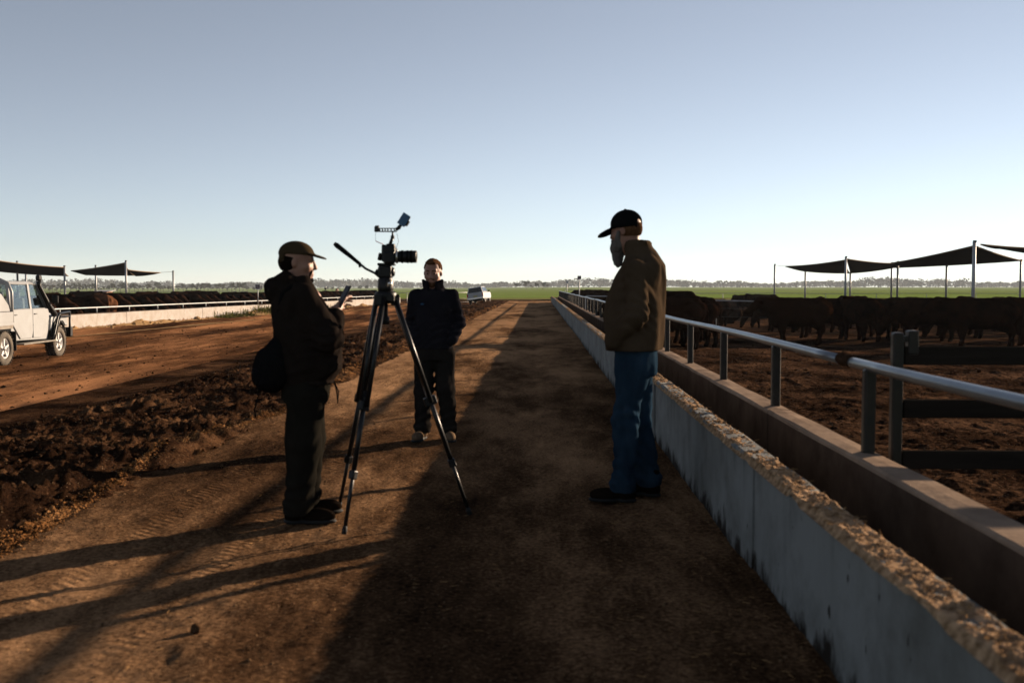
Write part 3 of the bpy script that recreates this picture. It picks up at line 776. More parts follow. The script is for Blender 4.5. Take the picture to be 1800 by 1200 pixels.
# timber and steel cross fence of the near pen
cf = empty('cross_fence', (1.955, 5.33, 0), 0, 'dark cross fence of broad rails, right foreground beyond the pipe rail', 'fence')
MB().box((0, 0, 0.55), (0.058, 0.058, 1.27), bev=0.012).build('post', MT['post'], cf)
MB().box((0.085, 0.02, 1.13), (0.055, 0.06, 0.13), bev=0.008).box((0.05, 0.02, 1.15), (0.06, 0.04, 0.03)).build('bracket', MT['post'], cf)
for z in (1.06, 0.775, 0.50): MB().box((3.2, 0.02, z), (6.32, 0.045, 0.098), bev=0.006).build('rail', MT['timber'], cf)
for xx in (2.9, 5.9): MB().box((xx, 0.085, 0.45), (0.09, 0.075, 1.5), bev=0.006).build('post', MT['post'], cf)

# light pipe fences crossing the pens further off
def pipe_fence(name, p0, p1, zf, n, h, label, rails=(1.0, 0.45), thick=0.024, group='pipe fences across the pens'):
    e = empty(name, (p0[0], p0[1], 0), 0, label, 'fence', group)
    d = Vector((p1[0] - p0[0], p1[1] - p0[1]))
    for r in rails:
        pts = []
        for i in range(n + 1):
            q = d * (i / n); pts.append((q.x, q.y, zf(p0[0] + q.x, p0[1] + q.y) + h * r))
        MB().tube(pts, thick * (1.0 if r == 1.0 else 0.55), 8).build('rail', MT['pale_steel'] if r == 1.0 else MT['post'], e)
    for i in range(n + 1):
        q = d * (i / n); z = float(zf(p0[0] + q.x, p0[1] + q.y))
        MB().tube([(q.x, q.y, z - 0.1), (q.x, q.y, z + h - 0.02)], thick * 1.25, 8).build('post', MT['pale_steel'], e)
    return e
zp = lambda x, y: float(z_pen(np.array(x), np.array(y)))
zq = lambda x, y: float(z_leftpen(np.array(x), np.array(y)))
pipe_fence('pen_fence', (2.4, 43.2), (31.0, 45.6), zp, 10, 1.22, 'pale post and rail fence crossing the right pen among the cattle', (1.0, 0.72, 0.42))
pipe_fence('pen_fence', (3.2, 92), (112, 104), zp, 22, 1.3, 'thin dark back fence behind the right hand cattle', (1.0, 0.66, 0.33))
pipe_fence('pen_fence', (-15.8, 96), (-90, 106), zq, 16, 1.3, 'thin back fence behind the left hand cattle', (1.0, 0.6))
pipe_fence('pen_fence', (-13.9, 93.2), (-5.5, 101.5), zq, 4, 1.2, 'short pipe gate beyond the end of the white bunk', (1.0, 0.5, 0.2))

# far feed bunk on the left: white wall in full sun
lb = empty('feed_bunk', (xl(0), 0, -0.22), -math.atan(0.0873), 'sunlit white concrete feed bunk with spilled feed at its foot, left of the lane', 'feed bunk', 'feed bunks')
lj = [18, 26, 34, 42.2, 50, 58, 66, 74, 82, 90, 96]
for j in range(len(lj) - 1):
    V, Fc = wall_block(-0.16, 0.0, lj[j] + 0.015, lj[j + 1] - 0.015, -0.15, 0.56 + 0.015 * math.sin(j * 2.1), 0.008, 120 + j, 0.3)
    link('road_side_panel', npmesh('road_side_panel', V, Fc, MT['lwall'], False), lb)
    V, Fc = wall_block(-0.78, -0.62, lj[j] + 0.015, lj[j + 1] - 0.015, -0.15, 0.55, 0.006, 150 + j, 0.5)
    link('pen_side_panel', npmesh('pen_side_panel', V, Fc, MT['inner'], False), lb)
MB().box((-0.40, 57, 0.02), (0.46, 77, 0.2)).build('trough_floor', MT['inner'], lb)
def z_pile(x, y):
    hgt = 0.10 + 0.22 * np.maximum(0, fbm2(0 * x, y * 0.32, 3, 81)) + 0.04 * fbm2(x * 2, y * 2, 3, 82)
    return -0.06 + hgt * np.exp(-(x / (0.55 + 0.3 * vnoise2(0 * x, y * 0.3, 83))) ** 2)
o = link('spilled_feed', gridmesh('spilled_feed', np.linspace(0.004, 2.4, 30), np.linspace(18, 96, 420), z_pile, MT['feedpile'], False), lb); o['kind'] = 'stuff'
y = rng.uniform(18, 96, 900); x = np.abs(rng.normal(0, 0.5, 900)) + 0.05
o = lumps('feed_lumps', np.stack([x, y, z_pile(x, y)], 1), rng.gamma(1.8, 0.02, 900) + 0.01, MT['feedpile']); o.parent = lb; o['kind'] = 'stuff'
lrail = empty('pipe_rail', (xl(0), 0, -0.22), -math.atan(0.0873), 'pale pipe rail on thin posts above the white left feed bunk', 'rail', 'bunk rails')
MB().tube([(-0.68, t, 0.775) for t in np.linspace(18, 93, 30)], 0.03, 10).build('pipe', MT['pale_steel'], lrail)
pm = MB().tube([(0, 0, 0), (0, 0, 0.24)], 0.026, 8).data('rail_post', MT['pale_steel'])
for p in np.arange(19, 93, 2.75): link('rail_post', pm, lrail, (-0.68, float(p), 0.54))
# weeds growing at the foot of the white wall
P = []
for cy in (52, 53.2, 55, 57.5, 58.6, 60.5, 61.4, 63, 70, 74):
    for k in range(150): P.append((abs(random.gauss(0.35, 0.22)) + 0.05, cy + random.gauss(0, 0.45), 0.0))
P = np.array(P); P[:, 2] = z_pile(P[:, 0], P[:, 1])
o = sticks('wall_weeds', P, 0.30, 0.012, MT['grass'], 0.9); o.parent = lb; o['kind'] = 'stuff'

# ------------------------------------------------------------------ people
def frame(rx=0, ry=0, rz=0): return np.array(Euler((R(rx), R(ry), R(rz)), 'XYZ').to_matrix())

def add_head(S, c, M, k=0.012, fat=0.0, ears=True):
    """head about c, face towards the local +Y of M"""
    c = np.array(c, float)
    T = lambda p: c + M @ np.array(p, float)
    S.ell(T((0, -0.012, 0.028)), (0.077, 0.098, 0.094), k, M)
    S.ell(T((0, 0.022, -0.035)), (0.064 + fat, 0.076, 0.086), k, M)
    S.ell(T((0, 0.040, -0.085)), (0.047 + fat, 0.046, 0.036), 0.02, M)
    S.ell(T((0, 0.072, -0.102)), (0.024, 0.022, 0.020), 0.015, M)
    S.cap(T((-0.040, 0.078, 0.030)), T((0.040, 0.078, 0.030)), 0.015, 0.015, 0.012)
    for s in (-1, 1):
        S.ell(T((s * 0.041, 0.060, -0.025)), (0.028 + fat, 0.028, 0.030), 0.015, M)
        S.ell(T((s * 0.031, 0.100, 0.008)), (0.019, 0.016, 0.011), 0.010, M, sub=True)
        S.ell(T((s * 0.031, 0.083, 0.007)), (0.013, 0.012, 0.011), 0.004, M)
        if ears: S.ell(T((s * 0.079, -0.012, -0.008)), (0.009, 0.018, 0.027), 0.006, M)
    S.cap(T((0, 0.092, 0.014)), T((0, 0.109, -0.028)), 0.009, 0.0130, 0.010)
    for s in (-1, 1): S.ell(T((s * 0.011, 0.100, -0.032)), (0.009, 0.010, 0.008), 0.006, M)
    S.cap(T((-0.019, 0.092, -0.060)), T((0.019, 0.092, -0.060)), 0.008, 0.008, 0.006)
    S.cap(T((-0.017, 0.090, -0.071)), T((0.017, 0.090, -0.071)), 0.009, 0.009, 0.006)

def add_hand(S, wrist, M, curl=30, side=1, thumb_out=35, spread=4):
    """hand from the wrist: fingers run along local +Y of M, palm faces local -Z, thumb on local side*X"""
    w = np.array(wrist, float); T = lambda p: w + M @ np.array(p, float)
    S.cap(T((0, -0.03, 0)), T((0, 0.02, 0)), 0.026, 0.026, 0.02)
    S.ell(T((0, 0.050, 0)), (0.042, 0.052, 0.017), 0.015, M)
    for i, (dx, L, r) in enumerate(((0.031, 0.072, 0.0092), (0.010, 0.080, 0.0095), (-0.011, 0.074, 0.0090), (-0.031, 0.058, 0.0080))):
        dx *= side; p = np.array((dx, 0.088, 0.0)); a = 0.35 * R(curl); sp = R(spread) * (1.5 - i) * side
        for f in (0.45, 0.30, 0.25):
            q = p + L * f * np.array((math.sin(sp), math.cos(a), -math.sin(a)))
            S.cap(T(p), T(q), r, r * 0.93, 0.004); p = q; r *= 0.93; a += R(curl)
    p = np.array((0.034 * side, 0.020, -0.004)); a = R(thumb_out)
    for f, rr in ((0.045, 0.0125), (0.034, 0.0105), (0.026, 0.0095)):
        q = p + f * np.array((math.sin(a) * side, math.cos(a), -0.35)); S.cap(T(p), T(q), rr, rr * 0.9, 0.006); p = q; a -= R(12)

def folds(amp, fr=9.0, seed=0, zs=0.55, twist=0.0):
    def fn(x, y, z):
        wx = x + 0.04 * vnoise(x * 5, y * 5, z * 5, seed + 9); wz = z + twist * (x + y)
        n = vnoise(wx * fr, y * fr, wz * fr * zs, seed)
        n2 = vnoise(wx * fr * 2.3, y * fr * 2.3, wz * fr * zs * 2.6, seed + 1)
        return amp * (1.0 - 2.2 * np.abs(n)) * 0.8 + amp * 0.5 * n2
    return fn

def rings(pts, amp, fr):
    """creases across a sleeve or trouser leg near a joint"""
    def fn(x, y, z):
        r = 0
        for (px, py, pz, w) in pts:
            d2 = (x - px) ** 2 + (y - py) ** 2 + (z - pz) ** 2
            r = r + amp * np.exp(-d2 / (w * w)) * np.sin(fr * (z + 0.5 * x - 0.4 * y) + 6 * vnoise(x * 7, y * 7, z * 4, 5))
        return r
    return fn

def shoe(parent, pos, heading, mat, L=0.29):
    S = SDF((-0.08, -0.16, -0.01), (0.08, 0.22, 0.20), 0.008)
    S.ell((0, 0.10, 0.045), (0.048, 0.105, 0.048), 0.02).ell((0, -0.045, 0.05), (0.038, 0.06, 0.055), 0.02)
    S.cap((0, -0.04, 0.06), (0, -0.045, 0.15), 0.05, 0.052, 0.02)
    S.box((0, 0.04, -0.2), (0.3, 0.4, 0.2), 0.004, sub=True)
    o = link('boot', S.mesh('boot', mat), parent, pos, (0, 0, heading))
    S2 = SDF((-0.08, -0.16, -0.02), (0.08, 0.24, 0.05), 0.007)
    S2.ell((0, 0.10, 0.014), (0.052, 0.112, 0.022), 0.01).ell((0, -0.045, 0.014), (0.044, 0.064, 0.022), 0.02)
    S2.box((0, 0.04, -0.2), (0.3, 0.4, 0.2), 0.002, sub=True)
    link('sole', S2.mesh('sole', MT['sole']), o, (0, 0, 0.001))
    return o

def legs_sdf(S, hip, feet, rads, k=0.03):
    """hip: (x, y, z) half spacing; feet: two ankle points; knees set between"""
    for s, (a, kn) in zip((-1, 1), feet):
        h = np.array((s * hip[0], hip[1], hip[2]))
        S.chain([h, np.array(kn), np.array(a)], rads, k)

# ---------- man with the phone, in profile, bag on his back
def make_person_a():
    root = empty('person', (-1.375, 6.03, 0), R(-76), 'man in black jacket and olive cap looking at a phone beside the tripod', 'person', 'people on the road')
    Mh = frame(-4, 0, -6)
    hc = (0.0, -0.035, 1.575)
    feet = [((-0.12, 0.00, 0.09), (-0.115, 0.025, 0.48)), ((0.10, -0.05, 0.09), (0.105, -0.01, 0.48))]
    rw = np.array((0.07, 0.175, 1.275)); lw = np.array((-0.22, 0.08, 0.97))
    B = SDF((-0.42, -0.3, 0.0), (0.42, 0.45, 1.74), 0.0075)
    add_head(B, hc, Mh, fat=0.007)
    B.cap((0, -0.06, 1.36), (0, -0.05, 1.52), 0.068, 0.062, 0.03).ell((0, -0.01, 1.485), (0.05, 0.05, 0.035), 0.03)
    B.loft([(0.82, 0, 0, 0.16, 0.13), (1.0, 0, 0.02, 0.17, 0.15), (1.25, 0, 0, 0.18, 0.14), (1.38, 0, -0.01, 0.15, 0.11), (1.42, 0, -0.01, 0.08, 0.08)], 0.03)
    legs_sdf(B, (0.085, 0, 0.85), feet, (0.10, 0.065, 0.045))
    B.chain([(0.18, -0.01, 1.36), (0.235, 0.15, 1.13), rw], (0.055, 0.045, 0.033)).chain([(-0.18, -0.01, 1.36), (-0.25, 0.0, 1.15), lw], (0.055, 0.045, 0.033))
    add_hand(B, rw + np.array((-0.01, 0.025, 0.02)), frame(58, -70, 12), 42, side=1, thumb_out=18)
    add_hand(B, lw + np.array((0.0, 0.02, -0.01)), frame(-40, 80, 0), 35, side=-1)
    link('body', B.mesh('body', MT['skin']), root)
    # jacket
    J = SDF((-0.46, -0.42, 0.78), (0.46, 0.42, 1.60), 0.0085)
    J.loft([(0.835, 0, 0.015, 0.205, 0.165), (0.865, 0, 0.015, 0.20, 0.165), (0.93, 0, 0.03, 0.232, 0.198), (1.05, 0, 0.025, 0.245, 0.205), (1.18, 0, 0.0, 0.245, 0.195), (1.30, 0, -0.025, 0.235, 0.175), (1.39, 0, -0.045, 0.19, 0.145), (1.45, 0, -0.055, 0.115, 0.115), (1.495, 0, -0.055, 0.092, 0.098)], 0.03)
    J.chain([(0.195, -0.01, 1.365), (0.245, 0.130, 1.125), (0.10, 0.170, 1.245)], (0.092, 0.084, 0.058), 0.035)
    J.chain([(-0.195, -0.01, 1.365), (-0.265, 0.0, 1.15), (-0.225, 0.06, 1.02)], (0.092, 0.082, 0.058), 0.035)
    J.ell((0, -0.155, 1.43), (0.125, 0.070, 0.055), 0.05).ell((0, -0.185, 1.39), (0.085, 0.040, 0.05), 0.05)
    J.cap((-0.085, -0.105, 1.475), (0.085, -0.105, 1.475), 0.042, 0.042, 0.04)
    J.ell((0, 0.0, 1.51), (0.055, 0.075, 0.075), 0.015, sub=True)
    J.disp(folds(0.011, 8.5, 3, 0.6, 0.4)).disp(rings([(0.25, 0.14, 1.13, 0.13), (-0.26, 0.05, 1.12, 0.13), (0.0, 0.0, 0.95, 0.2)], 0.006, 95))
    J.box((0, 0, 0.79), (0.6, 0.6, 0.045), 0.006, sub=True)
    link('jacket', J.mesh('jacket', MT['jacket_a']), root)
    MB().tube([(0.13, 0.17, 0.86), (0.14, 0.195, 0.80), (0.135, 0.19, 0.73), (0.12, 0.185, 0.80), (0.115, 0.17, 0.86)], 0.004, 6).build('drawcord', MT['black_cloth'], root)
    # trousers
    Tr = SDF((-0.34, -0.32, 0.03), (0.34, 0.32, 0.93), 0.009)
    Tr.loft([(0.74, 0, 0.0, 0.175, 0.15), (0.90, 0, 0.01, 0.185, 0.155)], 0.03)
    legs_sdf(Tr, (0.09, 0.0, 0.78), feet, (0.122, 0.103, 0.085), 0.03)
    for (a, kn) in feet: Tr.ell((a[0], a[1] + 0.01, 0.13), (0.085, 0.098, 0.05), 0.03)
    Tr.disp(folds(0.009, 8, 21, 0.45, 0.3)).disp(rings([(-0.12, 0, 0.2, 0.14), (0.10, -0.05, 0.2, 0.14), (-0.11, 0.02, 0.5, 0.1), (0.1, 0, 0.5, 0.1)], 0.007, 70))
    Tr.box((0, 0, -0.03), (0.6, 0.6, 0.085), 0.004, sub=True)
    link('trousers', Tr.mesh('trousers', MT['pants_a']), root)
    shoe(root, (-0.12, 0.02, 0), R(4), MT['leather']); shoe(root, (0.10, -0.03, 0), R(-12), MT['leather'])
    # cap
    T = lambda p: np.array(hc) + Mh @ np.array(p, float)
    C = SDF((-0.14, -0.22, 1.48), (0.14, 0.22, 1.76), 0.006)
    C.ell(T((0, -0.010, 0.052)), (0.086, 0.106, 0.076), 0.01, Mh)
    C.box(T((0, -0.01, -0.055)), (0.2, 0.125, 0.100), 0.005, Mh, sub=True)
    C.box(T((0, 0.19, -0.05)), (0.2, 0.08, 0.10), 0.005, Mh, sub=True)
    Mb = Mh @ frame(-13)
    C.ell(T((0, 0.100, 0.048)), (0.078, 0.076, 0.009), 0.012, Mb)
    C.ell(T((0, -0.085, 0.020)), (0.072, 0.028, 0.045), 0.02, Mh)
    C.ell(T((0, 0.0, 0.015)), (0.079, 0.098, 0.085), 0.004, Mh, sub=True)
    cap = link('cap', C.mesh('cap', MT['olive_cloth']), root)
    D = SDF((-0.1, -0.08, 1.40), (0.1, 0.14, 1.56), 0.006)
    D.ell(T((0, 0.062, -0.103)), (0.040, 0.042, 0.026), 0.01, Mh).cap(T((-0.03, 0.085, -0.05)), T((0.03, 0.085, -0.05)), 0.011, 0.011, 0.01)
    for s in (-1, 1): D.cap(T((s * 0.033, 0.083, -0.05)), T((s * 0.033, 0.07, -0.10)), 0.010, 0.012, 0.01)
    D.disp(lambda x, y, z: 0.003 * vnoise(x * 130, y * 130, z * 130, 3), 0.03)
    link('beard', D.mesh('beard', MT['hair_dark']), root)
    Hh = SDF((-0.12, -0.21, 1.45), (0.12, 0.05, 1.7), 0.007)
    Hh.ell(T((0, -0.022, 0.0)), (0.080, 0.095, 0.085), 0.01, Mh).box(T((0, 0.06, 0.0)), (0.2, 0.065, 0.2), 0.01, Mh, sub=True).box(T((0, -0.05, -0.16)), (0.2, 0.2, 0.1), 0.01, Mh, sub=True)
    link('hair', Hh.mesh('hair', MT['hair_dark']), root)
    root_m = Matrix.Translation(root.location) @ Matrix.Rotation(R(-76), 4, 'Z')
    # phone in the hand, a thing of its own
    p = root_m @ Vector((0.050, 0.235, 1.365))
    ph = empty('phone', p, R(-76), 'dark phone held up in the capped man\'s hand', 'phone')
    Mx = rotm(-28, 0, 18)
    MB().box((0, 0, 0), (0.074, 0.010, 0.152), Mx, 0.004).build('case', MT['phone'], ph)
    MB().box(Mx @ Vector((0, -0.0062, 0)), (0.066, 0.0012, 0.140), Mx).build('screen', MT['phone'], ph)
    # bag slung on his back
    b = root_m @ Vector((0.06, -0.175, 0.80))
    bag = empty('backpack', b, R(-76), 'bulging black bag slung on the back of the capped man', 'bag')
    S = SDF((-0.24, -0.22, -0.05), (0.24, 0.22, 0.5), 0.009)
    S.ell((0, 0.0, 0.15), (0.15, 0.125, 0.145), 0.04).ell((0, -0.03, 0.09), (0.13, 0.10, 0.10), 0.03).ell((0, 0.05, 0.27), (0.10, 0.06, 0.13), 0.05)
    S.disp(folds(0.008, 9, 55, 0.8, 0.3))
    link('sack', S.mesh('sack', MT['nylon']), bag)
    P = SDF((-0.2, -0.26, 0.0), (0.2, 0.1, 0.25), 0.009); P.ell((0, -0.10, 0.10), (0.10, 0.04, 0.07), 0.02)
    link('pocket', P.mesh('pocket', MT['nylon']), bag)
    MB().tube([(0.05, 0.06, 0.36), (0.09, 0.03, 0.48), (0.10, 0.05, 0.58), (0.09, 0.12, 0.64)], 0.016, 8).build('strap', MT['nylon'], bag)
    MB().tube([(0.10, -0.10, -0.02), (0.11, -0.12, -0.09), (0.105, -0.115, -0.14)], 0.006, 6).build('loose_strap', MT['nylon'], bag)

# ---------- man facing the camera, hands in his pockets
def make_person_b():
    root = empty('person', (-0.895, 9.25, 0), R(177), 'bareheaded man in navy jacket facing the camera with hands in pockets', 'person', 'people on the road')
    Mh = frame(-10, 0, -3); hc = (0.005, 0.03, 1.555)
    feet = [((-0.135, 0.02, 0.09), (-0.115, 0.03, 0.47)), ((0.115, 0.03, 0.09), (0.10, 0.045, 0.47))]
    B = SDF((-0.42, -0.3, 0.0), (0.42, 0.4, 1.70), 0.0075)
    add_head(B, hc, Mh)
    B.cap((0, -0.01, 1.36), (0, 0.015, 1.50), 0.064, 0.058, 0.03)
    B.loft([(0.82, 0, 0, 0.15, 0.115), (1.0, 0, 0, 0.15, 0.115), (1.25, 0, 0, 0.17, 0.12), (1.36, 0, -0.01, 0.15, 0.10), (1.41, 0, -0.01, 0.08, 0.07)], 0.03)
    legs_sdf(B, (0.080, 0, 0.85), feet, (0.072, 0.058, 0.042))
    for s in (-1, 1):
        w = np.array((s * 0.155, 0.03, 0.99))
        B.chain([(s * 0.15, -0.01, 1.345), (s * 0.22, -0.04, 1.09), w], (0.05, 0.043, 0.031))
        add_hand(B, (s * 0.095, 0.03, 0.945), frame(-86, 0, 0), 25, side=-s, thumb_out=5); B.cap(w, (s * 0.115, 0.035, 0.945), 0.03, 0.026, 0.02)
    link('body', B.mesh('body', MT['skin']), root)
    J = SDF((-0.46, -0.32, 0.80), (0.46, 0.32, 1.54), 0.0085)
    J.loft([(0.84, 0, 0.0, 0.175, 0.135), (0.95, 0, 0.0, 0.178, 0.138), (1.08, 0, 0.005, 0.180, 0.142), (1.22, 0, 0.0, 0.192, 0.142), (1.31, 0, -0.005, 0.188, 0.130), (1.375, 0, -0.01, 0.150, 0.110), (1.415, 0, -0.005, 0.098, 0.09), (1.475, 0, 0.0, 0.082, 0.088)], 0.025)
    for s in (-1, 1):
        J.chain([(s * 0.160, -0.01, 1.335), (s * 0.226, -0.045, 1.09), (s * 0.175, 0.05, 0.935)], (0.078, 0.064, 0.054), 0.03)
    J.ell((0, 0.065, 1.475), (0.050, 0.075, 0.075), 0.012, sub=True).cap((0, 0.11, 1.40), (0, 0.16, 1.30), 0.010, 0.004, 0.01, sub=True)
    J.disp(folds(0.009, 9, 33, 0.55, 0.35)).disp(rings([(0.26, -0.03, 1.08, 0.14), (-0.26, -0.03, 1.08, 0.14), (0, 0, 0.92, 0.2)], 0.006, 90))
    J.box((0, 0, 0.80), (0.6, 0.6, 0.05), 0.006, sub=True)
    jk = link('jacket', J.mesh('jacket', MT['jacket_b']), root)
    for s in (-1, 1):
        Cc = SDF((-0.12, -0.05, 1.36), (0.12, 0.16, 1.52), 0.006)
        Cc.box((s * 0.062, 0.083, 1.435), (0.012, 0.045, 0.055), 0.01, frame(-18, s * 22, s * 38), 0.008)
        link('collar', Cc.mesh('collar', MT['jacket_b']), jk)
    lg = MB()
    for (a, b, c, d) in ((0.0, 0.0, 0.010, 0.006), (0.012, 0.002, 0.009, 0.010), (0.023, -0.001, 0.007, 0.008), (0.010, -0.008, 0.020, 0.003)):
        lg.box((0.075 + a, 0.1385 + 0.010, 1.268 + b), (c, 0.012, d), rotm(0, 0, -14))
    lg.build('chest_logo', MT['logo'], jk)
    Tr = SDF((-0.3, -0.25, 0.04), (0.3, 0.25, 0.93), 0.009)
    Tr.loft([(0.74, 0, 0.0, 0.165, 0.128), (0.90, 0, 0.0, 0.168, 0.125)], 0.03)
    legs_sdf(Tr, (0.088, 0.0, 0.78), feet, (0.105, 0.088, 0.072), 0.03)
    for (a, kn) in feet: Tr.ell((a[0], a[1], 0.12), (0.075, 0.085, 0.045), 0.03)
    Tr.disp(folds(0.010, 8, 61, 0.5, 0.3)).disp(rings([(-0.13, 0.02, 0.22, 0.14), (0.115, 0.03, 0.22, 0.14), (-0.11, 0.02, 0.5, 0.1), (0.1, 0, 0.5, 0.1)], 0.007, 70))
    Tr.box((0, 0, -0.03), (0.6, 0.6, 0.095), 0.004, sub=True)
    link('trousers', Tr.mesh('trousers', MT['pants_b']), root)
    shoe(root, (-0.14, 0.04, 0), R(16), MT['boot_b']); shoe(root, (0.12, 0.05, 0), R(-8), MT['boot_b'])
    T = lambda p: np.array(hc) + Mh @ np.array(p, float)
    Hh = SDF((-0.13, -0.16, 1.44), (0.13, 0.16, 1.72), 0.006)
    Hh.ell(T((0, -0.020, 0.036)), (0.082, 0.101, 0.093), 0.01, Mh)
    Hh.ell(T((0, 0.040, 0.102)), (0.055, 0.050, 0.024), 0.02, Mh)
    Hh.box(T((0, 0.115, 0.0)), (0.2, 0.072, 0.082), 0.02, Mh, sub=True).box(T((0, 0.06, -0.06)), (0.2, 0.075, 0.085), 0.015, Mh, sub=True).box(T((0, -0.05, -0.15)), (0.2, 0.2, 0.09), 0.01, Mh, sub=True)
    Hh.disp(lambda x, y, z: 0.007 * vnoise(x * 75, y * 75, z * 60, 8), 0.03)
    link('hair', Hh.mesh('hair', MT['hair_b']), root)
    D = SDF((-0.12, -0.02, 1.38), (0.12, 0.18, 1.58), 0.006)
    D.ell(T((0, 0.043, -0.083)), (0.053, 0.052, 0.042), 0.01, Mh).ell(T((0, 0.072, -0.100)), (0.029, 0.027, 0.025), 0.012, Mh)
    D.cap(T((-0.026, 0.088, -0.050)), T((0.026, 0.088, -0.050)), 0.009, 0.009, 0.008)
    D.cap(T((-0.016, 0.104, -0.066)), T((0.016, 0.104, -0.066)), 0.010, 0.010, 0.004, sub=True)
    D.disp(lambda x, y, z: 0.003 * vnoise(x * 130, y * 130, z * 130, 3), 0.03)
    link('beard', D.mesh('beard', MT['hair_b']), root)
    br = MB()
    for s in (-1, 1):
        br.tube([T((s * 0.012, 0.093, 0.030)), T((s * 0.032, 0.092, 0.034)), T((s * 0.052, 0.080, 0.028))], [0.004, 0.0055, 0.003], 6)
    br.build('eyebrows', MT['hair_b'], root)
    for s in (-1, 1):
        MB().lathe([(-0.007, 0.0001), (-0.005, 0.005), (0, 0.007), (0.005, 0.005), (0.007, 0.0001)], T((s * 0.031, 0.0905, 0.007)), 'y', 12).build('eye', MT['dark_glass'], root)

# ---------- tall man with a grey beard, seen from behind his left shoulder
def make_person_c():
    root = empty('person', (0.71, 6.66, 0), R(74), 'tall man in brown jacket, jeans and black cap with long grey beard', 'person', 'people on the road')
    Mh = frame(-6, 0, -14); hc = (0.0, 0.075, 1.795)
    feet = [((-0.115, 0.06, 0.10), (-0.11, 0.05, 0.54)), ((0.12, -0.07, 0.10), (0.115, 0.0, 0.54))]
    B = SDF((-0.42, -0.3, 0.0), (0.42, 0.42, 1.96), 0.0078)
    add_head(B, hc, Mh)
    B.cap((0, -0.02, 1.58), (0, 0.045, 1.72), 0.072, 0.066, 0.03)
    B.loft([(0.92, 0, 0, 0.16, 0.13), (1.15, 0, 0.01, 0.17, 0.14), (1.42, 0, -0.01, 0.18, 0.13), (1.57, 0, -0.03, 0.15, 0.10), (1.62, 0, -0.02, 0.08, 0.08)], 0.03)
    legs_sdf(B, (0.082, 0, 0.96), feet, (0.074, 0.062, 0.046))
    for s in (-1, 1):
        w = np.array((s * 0.18, 0.09, 1.115))
        B.chain([(s * 0.19, -0.03, 1.54), (s * 0.255, -0.055, 1.25), w], (0.055, 0.047, 0.034))
        add_hand(B, (s * 0.085, 0.03, 1.08), frame(-86, 0, 0), 20, side=-s, thumb_out=5); B.cap(w, (s * 0.105, 0.04, 1.07), 0.03, 0.026, 0.02)
    link('body', B.mesh('body', MT['skin_c']), root)
    J = SDF((-0.46, -0.36, 0.94), (0.46, 0.36, 1.80), 0.0088)
    J.loft([(0.98, 0, 0.01, 0.225, 0.178), (1.08, 0, 0.015, 0.232, 0.19), (1.22, 0, 0.015, 0.238, 0.195), (1.36, 0, 0.0, 0.238, 0.185), (1.48, 0, -0.025, 0.232, 0.168), (1.57, 0, -0.04, 0.195, 0.145), (1.635, 0, -0.03, 0.12, 0.115), (1.69, 0, 0.0, 0.098, 0.105), (1.735, 0, 0.015, 0.095, 0.10)], 0.03)
    for s in (-1, 1):
        J.chain([(s * 0.20, -0.03, 1.53), (s * 0.272, -0.055, 1.25), (s * 0.205, 0.105, 1.07)], (0.090, 0.080, 0.062), 0.03)
    J.ell((0, 0.05, 1.75), (0.075, 0.080, 0.060), 0.012, sub=True)
    J.cap((-0.075, -0.075, 1.715), (0.075, -0.075, 1.715), 0.016, 0.016, 0.012)
    J.disp(folds(0.018, 7.0, 83, 0.40, 0.6)).disp(rings([(0.27, -0.05, 1.24, 0.14), (-0.27, -0.05, 1.24, 0.14), (-0.2, 0, 1.45, 0.1)], 0.007, 85))
    J.box((0, 0, 0.945), (0.6, 0.6, 0.06), 0.006, sub=True)
    link('jacket', J.mesh('jacket', MT['jacket_c']), root)
    Tr = SDF((-0.3, -0.28, 0.04), (0.3, 0.28, 1.06), 0.009)
    Tr.loft([(0.85, 0, 0.0, 0.172, 0.142), (1.02, 0, 0.005, 0.178, 0.14)], 0.03)
    legs_sdf(Tr, (0.092, 0.0, 0.89), feet, (0.112, 0.092, 0.078), 0.03)
    for (a, kn) in feet: Tr.ell((a[0], a[1], 0.13), (0.08, 0.09, 0.05), 0.03)
    Tr.disp(folds(0.016, 7, 71, 0.5, 0.5)).disp(rings([(-0.115, 0.05, 0.25, 0.15), (0.12, -0.05, 0.25, 0.15), (-0.11, 0.03, 0.58, 0.12), (0.115, 0, 0.58, 0.12)], 0.009, 62))
    Tr.box((0, 0, -0.03), (0.6, 0.6, 0.095), 0.004, sub=True)
    link('jeans', Tr.mesh('jeans', MT['denim']), root)
    shoe(root, (-0.12, 0.08, 0), R(12), MT['leather']); shoe(root, (0.12, -0.05, 0), R(-12), MT['leather'])
    T = lambda p: np.array(hc) + Mh @ np.array(p, float)
    C = SDF((-0.14, -0.16, 1.68), (0.14, 0.32, 1.98), 0.006)
    C.ell(T((0, -0.008, 0.048)), (0.091, 0.110, 0.096), 0.01, Mh)
    C.box(T((0, -0.01, -0.085)), (0.2, 0.2, 0.105), 0.005, Mh, sub=True)
    C.ell(T((0, -0.12, 0.045)), (0.040, 0.06, 0.030), 0.006, Mh, sub=True)
    Mb = Mh @ frame(-20)
    C.ell(T((0, 0.125, 0.012)), (0.080, 0.085, 0.011), 0.012, Mb)
    C.cap(T((-0.045, -0.094, 0.016)), T((0.045, -0.094, 0.016)), 0.008, 0.008, 0.006)
    C.ell(T((0, 0.0, 0.015)), (0.079, 0.098, 0.089), 0.004, Mh, sub=True)
    C.ell(T((0, -0.008, 0.146)), (0.008, 0.008, 0.005), 0.003)
    link('cap', C.mesh('cap', MT['black_cloth']), root)
    D = SDF((-0.12, 0.0, 1.50), (0.12, 0.26, 1.80), 0.006)
